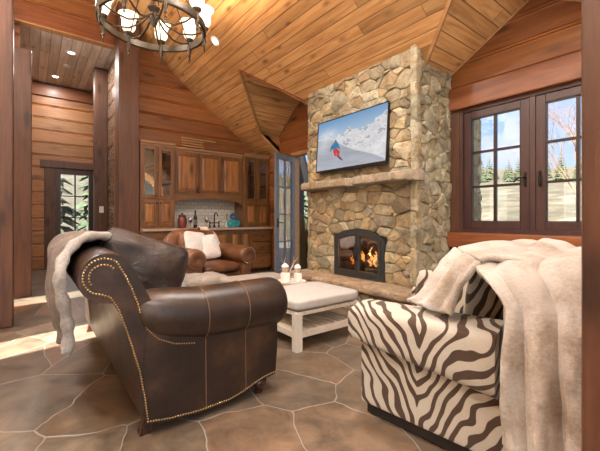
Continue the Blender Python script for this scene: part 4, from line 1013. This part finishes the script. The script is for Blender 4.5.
def cth(u, v):
    p = along(pth, u); y = .14 + .28 * v + .03 * math.sin(u * 6) ; d = .018 * math.sin(v * 14 + u * 3); drop = .16 * max(0, v - .25) ** 1.5 * (1 if .2 < u < .75 else .9)
    return Vector((p.x + d, y, p.y + d * .4 - drop))
m = MB().grid(cth, 30, 20); m.v = [RA @ (p * AS) + AC for p in m.v]; tag(obj('small_throw', m, t.m, smooth=180, solid=.016, sub=1), 'pale patterned throw over the top of the leather armchair', 'throw')

# ------------------------------------------------------------------ zebra chair
t = NT('zebra_cloth'); sx = t.n('SeparateXYZ', {0: t.co})
X_, Y_, Z_ = sx.outputs[0], sx.outputs[1], sx.outputs[2]
nz = t.noise(scale=3.0, detail=2, rough=.5).outputs[0]; n2 = t.noise(t.map(loc=(5, 3, 1)), 5.5, 2).outputs[0]
vx = t.math('ABSOLUTE', t.math('ADD', X_, t.math('MULTIPLY', Y_, .8), .0)); vx = t.math('ABSOLUTE', t.math('ADD', t.math('ADD', X_, t.math('MULTIPLY', Y_, .75)), .44))
ph = t.math('ADD', t.math('ADD', t.math('MULTIPLY', vx, 82), t.math('MULTIPLY', Z_, -62)), t.math('MULTIPLY', nz, 30))
sn = t.math('SINE', ph); thr = t.math('ADD', t.math('MULTIPLY', n2, 2.2), -.84)
st = t.n('MapRange', {0: t.math('SUBTRACT', sn, thr), 1: -.10, 2: .10}).outputs[0]
wv = t.n('TexNoise', {'Vector': t.co, 'Scale': 170, 'Detail': 2}).outputs[0]
t.set(Base_Color=t.mix(st, t.mix(wv, (.40, .38, .33), (.52, .50, .45)), t.mix(wv, (.034, .019, .011), (.075, .045, .027))), Roughness=.85, Sheen_Weight=.2); t.bump(wv, .3, .006); ZEB = t.m
zc_ = Vector((-.985, 2.025, 0)); ZR = R(6)
zb = thing('zebra_armchair', 'zebra-striped upholstered armchair below the big window', 'armchair', tuple(zc_), ZR)
m = MB(); m.box((.06, 0, .245), (1.08, .86, .35), None, .025); obj('base', m, ZEB, zb, world=False)
m = MB(); m.box((.06, 0, .04), (1.02, .80, .06), None, .006); obj('plinth', m, BLACK, zb, world=False)
def zarm(s_):
    m = MB(); n = 16; secs = []
    def P(u, v):
        x = -.53 + .80 * u; a = 2 * PI * v; c, s2 = math.cos(a), math.sin(a)
        top_, bot_ = .635 + .025 * u, .445 - .08 * u; hy, hz = .118, (top_ - bot_) / 2
        k = 1.0 - .55 * max(0, (.10 - u) / .10) ** 2 - .0 * u
        y = math.copysign(abs(c) ** .38, c) * hy * (1 if u > .02 else .93); z = math.copysign(abs(s2) ** .42, s2) * hz * (1 if u > .02 else .93)
        zc = (top_ + bot_) / 2
        return Vector((x + .01 * (1 - k), s_ * .375 + y, zc + z + (.02 if s2 > 0 and c * s_ < 0 else 0)))
    m.grid(P, 20, 40); m.v = m.v
    k = 41 * 21
    e0 = [P(0, j / 40) for j in range(40)]; e1 = [P(1, j / 40) for j in range(40)]
    c0 = sum(e0, Vector()) / 40 + Vector((-.025, 0, 0)); c1 = sum(e1, Vector()) / 40
    m.add(e0 + [c0], [(j, (j + 1) % 40, 40) for j in range(40)]); m.add(e1 + [c1], [((j + 1) % 40, j, 40) for j in range(40)])
    return m
for s_ in (-1, 1): obj('arm', zarm(s_), ZEB, zb, world=False, smooth=50)
m = MB(); m.sup((-.13, 0, .47), (.72, .54, .16), 9, 3, 10); obj('seat_cushion', m, ZEB, zb, world=False, smooth=180)
m = MB(); m.sup((.42, 0, .645), (.30, .92, .56), 8, 6, 12); obj('back', m, ZEB, zb, world=False, smooth=180)
m = MB(); m.sup((.125, 0, .71), (.50, .45, .24), 6, 2.6, 12, frame((0, 1, 0), (.16, 0, 1))); obj('back_cushion', m, ZEB, zb, world=False, smooth=180)
ZM_ = Matrix.Rotation(ZR, 3, 'Z')
pillow('zebra_pillow', 'small zebra-striped cushion leaning at the far arm of the zebra chair', 'pillow', ZM_ @ Vector((-.24, .20, .625)) + zc_, (.44, .34, .15), frame(ZM_ @ Vector((1, .1, -.05)), ZM_ @ Vector((0, .30, 1))), ZEB, 6, 2.4, seed=4)
# long cream fur throw over it
CREAM = NT('cream_fur'); a = CREAM.noise(scale=4, detail=6, rough=.6).outputs[0]; f = CREAM.noise(scale=75, detail=4, rough=.7).outputs[0]
mm = CREAM.math('ADD', CREAM.math('MULTIPLY', a, .75), CREAM.math('MULTIPLY', f, .25))
CREAM.set(Base_Color=CREAM.ramp(mm, [(.36, (.32, .27, .22)), (.45, (.44, .41, .37)), (.56, (.56, .555, .54))]), Roughness=.85, Sheen_Weight=.1, Sheen_Roughness=.5); CREAM.bump(f, .45, .015); CREAM = CREAM.m
pz = [(.42, .80), (.40, .92), (.28, .985), (.10, 1.005), (-.12, 1.0), (-.32, .985), (-.44, .945), (-.505, .86), (-.53, .74), (-.54, .60), (-.545, .46), (-.55, .33), (-.55, .19)]
def zs1(u, v):
    p = along(pz, u); hang = max(0, (u - .52) / .48); top = 1 - min(1, hang * 3)
    x = .18 + .15 * min(1, hang * 4) * (1 - v) + .52 * v
    ch = abs(math.sin(v * 10.5 + .9 * math.sin(u * 3.1) + .6)) ** .7
    d = .060 * ch * (.35 + .65 * min(1, hang * 2)) + .022 * mnoise.noise(Vector((v * 4, u * 5, 1.5))) + .010 * mnoise.noise(Vector((v * 14, u * 22, 7)))
    y = p.x - d * min(1, hang * 3 + .1); z = p.y + d * .8 * top + .030 * top * math.sin(u * 11 + 2.2 * v) - .04 * top * max(0, .25 - v)
    z += hang ** 4 * (.05 * math.sin(v * 8.2 + 1.4) + .02)
    return Vector((x, y, z))
A_, B_, C2, D_ = Vector((-.02, -.17, .985)), Vector((.20, -.44, .955)), Vector((-.12, -.35, .695)), Vector((.08, -.455, .69))
def zs2(u, v):
    a = A_.lerp(B_, u); b = C2.lerp(D_, u); p = a.lerp(b, v)
    bow = math.sin(PI * v) * .04 + .03 * math.sin(u * 13 + v * 2) * (1 - .4 * v) * (.4 + .6 * math.sin(PI * u))
    p += Vector((-.25, -.75, .35)) * bow; p.x += -.10 * v ** 6 * (1 - u); p.z += .012 * mnoise.noise(Vector((u * 5, v * 5, 0)))
    return p
def zs3(u, v):   # the part lying from the cushion top back over the chair
    a = A_.lerp(B_, u); p = a.lerp(Vector((.36, .28 - .72 * u, .965)), v); p.z += .030 * math.sin(PI * v) + .016 * math.sin(u * 9 + 4 * v) * math.sin(PI * v); return p
m = MB().grid(zs1, 60, 60).grid(zs2, 28, 28).grid(zs3, 20, 20)
ZM = Matrix.Rotation(ZR, 3, 'Z'); m.v = [ZM @ p + zc_ for p in m.v]
tag(obj('fur_throw', m, CREAM, smooth=180, solid=.03, sub=1), 'long cream fur throw hanging over the zebra chair', 'throw')
# ------------------------------------------------------------------ chandelier
CX, CY, CZR, CR = -3.58, .965, 3.05, .48
ch = thing('chandelier', 'round bronze ring chandelier with white bell glass shades', 'chandelier', (CX, CY, CZR))
m = MB(); n = 64
ringp = [(CR - .012, -.032), (CR + .012, -.034), (CR + .017, -.02), (CR + .012, 0), (CR + .016, .022), (CR + .012, .034), (CR - .012, .032)]
vs = [(CX + r * math.cos(2 * PI * k / n), CY + r * math.sin(2 * PI * k / n), CZR + z) for k in range(n) for r, z in ringp]; q = len(ringp)
m.add(vs, [(k * q + i, k * q + (i + 1) % q, ((k + 1) % n) * q + (i + 1) % q, ((k + 1) % n) * q + i) for k in range(n) for i in range(q)]); obj('ring', m, IRONB, ch)
t = NT('frosted_glass'); t.set(Base_Color=(.92, .86, .76), Emission_Color=(1, .80, .56), Emission_Strength=1.1, Roughness=.4); SHADE = t.m
m = MB(); m.tube([(CX, CY, CZR + .08), (CX, CY, CZR + .75)], .018, 10); m.lathe([(.01, -.08), (.03, -.05), (.045, 0), (.03, .06), (.06, .10), (.035, .14), (.018, .2)], 18, (CX, CY, CZR + .06)); m.lathe([(.02, 0), (.05, .03), (.05, .06), (.02, .10)], 16, (CX, CY, CZR + .62)); obj('stem', m, IRONB, ch)
m = MB(); zt = zmain(CY) - .03; k = 0; z = CZR + .74
while z < zt - .02:
    a = (k % 2) * PI / 2; m.tube([(CX + .014 * math.cos(s_) * math.cos(a), CY + .014 * math.cos(s_) * math.sin(a), z + .026 * math.sin(s_) + .026) for s_ in [2 * PI * i / 10 for i in range(10)]], .004, 5, True); z += .042; k += 1
obj('chain', m, IRONB, ch)
obj('canopy', MB().lathe([(.02, -.05), (.06, -.035), (.075, .02), (.075, .09)], 18, (CX, CY, zt)), IRONB, ch)
NL = 9
for k in range(NL):
    a = R(156 + 40 * k); ca, sa = math.cos(a), math.sin(a)
    def P(r, z): return (CX + r * ca, CY + r * sa, CZR + z)
    # scroll arm from the hub out to the ring
    m = MB(); m.tube([P(.03, .10), P(.12, .015), P(.24, -.035), P(.36, -.02), P(CR - .01, .03)], [.008, .009, .009, .009, .008], 8)
    m.tube([P(.03, .66), P(.12, .60), P(.25, .42), P(.38, .18), P(CR - .02, .02)], .006, 7)
    ar = obj('arm', m, IRONB, ch)
    m = MB().lathe([(.004, -.155), (.010, -.145), (.006, -.13), (.016, -.11), (.010, -.09), (.020, -.06), (.024, -.035), (.020, .035), (.026, .05), (.040, .062), (.044, .078), (.028, .086)], 14, P(CR, 0)); 
    m.tube([(CX + (CR + .0) * ca - .012 * sa * math.cos(s_), CY + CR * sa + .012 * ca * math.cos(s_), CZR - .165 + .014 * math.sin(s_)) for s_ in [2 * PI * i / 10 for i in range(10)]], .003, 5, True); obj('socket', m, IRONB, ar)
    m = MB().lathe([(.030, .080), (.044, .094), (.064, .125), (.068, .155), (.065, .19), (.075, .23), (.100, .268), (.097, .269), (.071, .231), (.061, .19), (.064, .155), (.060, .127), (.032, .097)], 22, P(CR, 0)); obj('shade', m, SHADE, ar, smooth=180)
    L_ = bpy.data.lights.new('bulb', 'POINT'); L_.energy = 45; L_.color = (1, .74, .48); L_.shadow_soft_size = .035; lo = bpy.data.objects.new('bulb_light', L_); C.objects.link(lo); lo.location = Vector(P(CR, .20)); 

# ------------------------------------------------------------------ outdoors
t = NT('snow_ground'); f = t.noise(scale=.35, detail=7, rough=.7).outputs[0]; g_ = t.noise(scale=6, detail=5).outputs[0]
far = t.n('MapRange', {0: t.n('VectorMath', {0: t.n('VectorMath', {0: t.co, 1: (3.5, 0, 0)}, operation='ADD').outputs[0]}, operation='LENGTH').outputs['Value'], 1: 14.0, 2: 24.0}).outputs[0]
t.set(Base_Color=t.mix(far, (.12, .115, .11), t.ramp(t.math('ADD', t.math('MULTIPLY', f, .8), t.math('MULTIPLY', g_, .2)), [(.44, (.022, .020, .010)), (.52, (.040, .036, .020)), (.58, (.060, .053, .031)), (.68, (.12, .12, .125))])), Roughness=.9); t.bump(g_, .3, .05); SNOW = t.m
def terrain(x, y):
    # distance to the house footprint
    dx = max(-10.3 - x, 0, x - 3); dy = max(y - 4.6, 0, -4.4 - y); d = math.hypot(dx, dy)
    z = -.22 - .012 * min(d, 30)
    z += max(0, d - 22) * .165 * (1 + .22 * mnoise.noise(Vector((x * .02, y * .02, 1)))) * (1 if d < 95 else 1) + (.35 if d > 8 else 0) * mnoise.noise(Vector((x * .11, y * .11, 3)))
    return z
m = MB(); N = 90
def tg(u, v):
    # finer near the house
    a = 2 * PI * u; r = 3 + 137 * v ** 2.2; x = -3.5 + (r + 4.0) * math.cos(a); y = r * math.sin(a); return Vector((x, y, terrain(x, y)))
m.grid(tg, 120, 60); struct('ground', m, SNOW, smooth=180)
t = NT('hill_scrub'); f = t.noise(scale=.16, detail=8, rough=.75).outputs[0]
EVG = NT('evergreen'); f = EVG.noise(scale=5, detail=4).outputs[0]; EVG.set(Base_Color=EVG.ramp(f, [(.35, (.008, .017, .008)), (.6, (.022, .040, .016)), (.75, (.05, .065, .03))]), Roughness=.9); EVG = EVG.m
KHA = NT('bare_scrub'); f = KHA.noise(scale=2.5, detail=5).outputs[0]; KHA.set(Base_Color=KHA.ramp(f, [(.35, (.16, .13, .08)), (.6, (.28, .23, .14)), (.75, (.36, .32, .22))]), Roughness=.95); KHA = KHA.m
def conifer_mesh(seed, h, mat):
    rr = random.Random(seed); m = MB(); tiers = 15
    for i in range(tiers):
        f = i / (tiers - 1); z = h * (.10 + .86 * f); r = h * .21 * (1 - f) ** .85 + .05; nb = max(5, int(13 * (1 - f) + 4))
        for k in range(nb):
            a = 2 * PI * (k + rr.random()) / nb; l = r * rr.uniform(.75, 1.15); w = l * .26; d = Vector((math.cos(a), math.sin(a), 0)); s_ = Vector((-d.y, d.x, 0)); dr = rr.uniform(.25, .5)
            b = Vector((0, 0, z)); t_ = b + d * l + Vector((0, 0, -l * dr)); mid = b + d * l * .55 + Vector((0, 0, -l * dr * .35))
            m.add([b, mid + s_ * w, t_, mid - s_ * w, mid + Vector((0, 0, .10 * l)), mid - Vector((0, 0, .12 * l)) + d * l * .1], [(0, 1, 4), (1, 2, 4), (2, 3, 4), (3, 0, 4), (0, 5, 1), (1, 5, 2), (2, 5, 3), (3, 5, 0)])
    return m
def conifer(x, y, h, seed, label, src=None):
    z = terrain(x, y)
    if src is None:
        r = thing('conifer', label, 'tree', (0, 0, 0), 0, 'conifers outside'); obj('foliage', conifer_mesh(seed, 6, EVG), EVG, r, smooth=0); obj('trunk', MB().tube([(0, 0, -.3), (0, 0, 5.6)], [.11, .02], 8), BARK, r); r.location = (x, y, z)
    else:
        r = dup(src); r['label'] = label; r.location = (x, y, z)
    r.scale = (h / 6,) * 3; r.rotation_euler = (0, 0, seed * 1.3); return r
c0 = conifer(-14.6, .55, 5.4, 3, 'conifer seen through the glass door at the end of the hall')
conifer(-17.5, 2.4, 6.5, 5, 'conifer standing further back outside the hall door', c0)
conifer(-13.9, 11.0, 4.2, 6, 'dark conifer seen in the gap between the open glass door and the chimney', c0)
rr = random.Random(21); TP = []
for i in range(54):
    a = R(70 + 50 * (i + rr.uniform(-.4, .4)) / 54); d = rr.uniform(78, 108); x, y = -2 + d * math.cos(a), 4 + d * math.sin(a)
    if any(math.hypot(x - p[0], y - p[1]) < 3.2 for p in TP): continue
    TP.append((x, y))
    conifer(x, y, rr.uniform(4, 7.5), i, 'small distant conifer on the hillside beyond the window', c0)
for i in range(12):
    a = R(122 + 30 * (i + rr.uniform(-.4, .4)) / 12); d = rr.uniform(38, 70); x, y = -4 + d * math.cos(a), 4 + d * math.sin(a)
    if any(math.hypot(x - p[0], y - p[1]) < 3.2 for p in TP): continue
    TP.append((x, y))
    conifer(x, y, rr.uniform(4, 7), i, 'distant conifer on the hillside left of the window', c0)
# leafless tree outside the right casement
bt_ = thing('bare_tree', 'leafless tree reaching into the sky outside the right casement', 'tree', (-3.7, 16, terrain(-3.7, 16)))
m = MB(); rr = random.Random(9)
def branch(p, d, l, r, k):
    q = p + d * l; mid = p + d * l * .5 + Vector((rr.uniform(-1, 1), rr.uniform(-1, 1), rr.uniform(-.3, .6))) * l * .07
    m.tube([p, mid, q], [r, r * .8, r * .6], 5 if k > 2 else 4)
    if k == 0: return
    for i in range(rr.choice([2, 3, 3])):
        nd = (d + Vector((rr.uniform(-1, 1), rr.uniform(-1, 1), rr.uniform(-.35, .8))) * .62).normalized(); branch(p + d * l * rr.uniform(.6, 1), nd, l * rr.uniform(.62, .82), r * .58, k - 1)
branch(Vector((-3.7, 16, terrain(-3.7, 16) - .2)), Vector((.12, 0, 1)), 2.3, .085, 6); obj('branches', m, BARK, bt_)
# stone pier outside the left casement, timber brace and grasses by the open door
m = MB(); m.b2((-2.92, 4.95, -.5), (-2.50, 5.35, 3.2)); pr = obj('stone_pier', m, MORTAR, smooth=0); tag(pr, 'tan stone pier outside the left edge of the window', 'pier')
m = MB(); stones(m, -2.92, -2.46, -.5, 3.2, .26, lambda u, v, d: Vector((u, 4.95 - d, v)), rng, 1.3); stones(m, 4.92, 5.35, -.5, 3.2, .26, lambda u, v, d: Vector((-2.50 + d, u, v)), rng, 1.3); obj('stonework', m, STONE, pr, smooth=28)
DKB = plain('dark_stained_timber', (.035, .022, .018), .6)
br = thing('porch_brace', 'dark diagonal timber porch brace seen beside the open glass door', 'timber', (-7.65, 5.9, 0))
m = MB()
m.tube([(-6.55, 5.5, 1.45), (-7.6, 5.9, 3.1)], .10, 4); obj('brace', m, DKB, br, smooth=0); m = MB(); m.tube([(-6.35, 5.5, 1.95), (-7.3, 5.9, 3.3)], .07, 4); obj('rafter', m, DKB, br, smooth=0)
obj('post', MB().b2((-7.75, 5.8, -.4), (-7.55, 6.0, 3.4), .01), DKB, br)
GR = plain('dry_grass', (.22, .14, .05), .9)
m = MB(); rr = random.Random(3)
for k in range(420):
    a = rr.uniform(0, 2 * PI); r = abs(rr.gauss(0, .20)); x, y = -7.15 + r * math.cos(a), 5.7 + r * math.sin(a); h = rr.uniform(.6, 1.35); l = rr.uniform(.1, .45)
    m.tube([(x, y, -.3), (x + l * .3 * math.cos(a), y + l * .3 * math.sin(a), h * .6), (x + l * math.cos(a), y + l * math.sin(a), h)], [.009, .009, .003], 4)
tag(obj('dry_grass', m, GR), 'clump of tall golden dry grass outside the open glass door', 'grass', kind='stuff')

# ------------------------------------------------------------------ sky, sun, lamps
w = bpy.data.worlds.new('sky'); sc.world = w; w.use_nodes = True; nt = w.node_tree; bg = nt.nodes['Background']
tc = nt.nodes.new('ShaderNodeTexCoord'); sp = nt.nodes.new('ShaderNodeSeparateXYZ'); rp = nt.nodes.new('ShaderNodeValToRGB')
nt.links.new(tc.outputs['Generated'], sp.inputs[0]); nt.links.new(sp.outputs[2], rp.inputs[0]); glow = nt.nodes.new('ShaderNodeMapRange'); glow.interpolation_type = 'SMOOTHSTEP'
nt.links.new(sp.outputs[1], glow.inputs[0]); glow.inputs[1].default_value = .45; glow.inputs[2].default_value = -.7     # the sky whitens towards the sun
mx_ = nt.nodes.new('ShaderNodeMix'); mx_.data_type = 'RGBA'; nt.links.new(glow.outputs[0], mx_.inputs[0]); nt.links.new(rp.outputs[0], mx_.inputs[6]); mx_.inputs[7].default_value = (2.6, 2.45, 2.2, 1); nt.links.new(mx_.outputs[2], bg.inputs['Color'])
cr_ = rp.color_ramp; cr_.elements[0].position = 0; cr_.elements[0].color = (.62, .74, .88, 1); cr_.elements[1].position = .75; cr_.elements[1].color = (.16, .30, .60, 1)
e = cr_.elements.new(.16); e.color = (.36, .53, .80, 1); e = cr_.elements.new(.38); e.color = (.25, .43, .75, 1)
bg.inputs['Strength'].default_value = 1.0
s = bpy.data.lights.new('sun', 'SUN'); s.energy = 42.0; s.angle = R(.6); s.color = (1, .93, .82); o = bpy.data.objects.new('sun', s); C.objects.link(o)
o.rotation_euler = Vector((-.22, 1, -.40)).to_track_quat('-Z', 'Y').to_euler()
def lamp(x, y, z, e, size, col, rot=(0, 0, 0)):
    L_ = bpy.data.lights.new('hall_or_fill_lamp', 'AREA'); L_.shape = 'DISK'; L_.size = size; L_.energy = e; L_.color = col; o = bpy.data.objects.new('hall_or_fill_lamp', L_); C.objects.link(o); o.location = (x, y, z); o.rotation_euler = rot
WARM = (1, .96, .91)
for x, y, e_ in ((-2.0, 1.9, 60), (-4.2, -.9, 70), (-1.2, -1.2, 80), (.8, .4, 80)): lamp(x, y, zmain(max(y, .2 + (.2 - y) if y < .2 else y)) - .12, e_, .4, WARM)  # downlights added as fill for the room, no fixtures modelled
lamp(1.4, 1.2, 2.5, 130, .8, WARM, (PI, 0, 0)); lamp(-1.6, -2.4, 2.3, 130, .8, WARM, (PI, 0, 0)); lamp(-4.6, -2.2, 2.3, 90, .8, WARM, (PI, 0, 0))      # unseen uplights added behind the camera to brighten the ceiling
lamp(-7.75, .62, ZH - .03, 30, .12, WARM); lamp(-9.25, .45, ZH - .03, 14, .12, WARM)
fl = bpy.data.lights.new('fire_glow', 'POINT'); fl.energy = 6; fl.color = (1, .42, .14); fl.shadow_soft_size = .015; o = bpy.data.objects.new('fire_glow', fl); C.objects.link(o); o.location = (xm, 3.72, .66)

# ------------------------------------------------------------------ camera
cam = bpy.data.cameras.new('camera'); cam.sensor_width = 36; cam.lens = 36 * 349 / 600; cam.shift_y = -6.5 / 600; cam.clip_end = 500; cam.clip_start = .05
o = bpy.data.objects.new('camera', cam); C.objects.link(o); o.location = (0, 0, 1.15); o.rotation_euler = (PI / 2, 0, R(52.2)); sc.camera = o
sc.view_settings.view_transform = 'Standard'; sc.view_settings.look = 'None'; sc.view_settings.gamma = 1; sc.view_settings.use_curve_mapping = False
sc.view_settings.exposure = .65
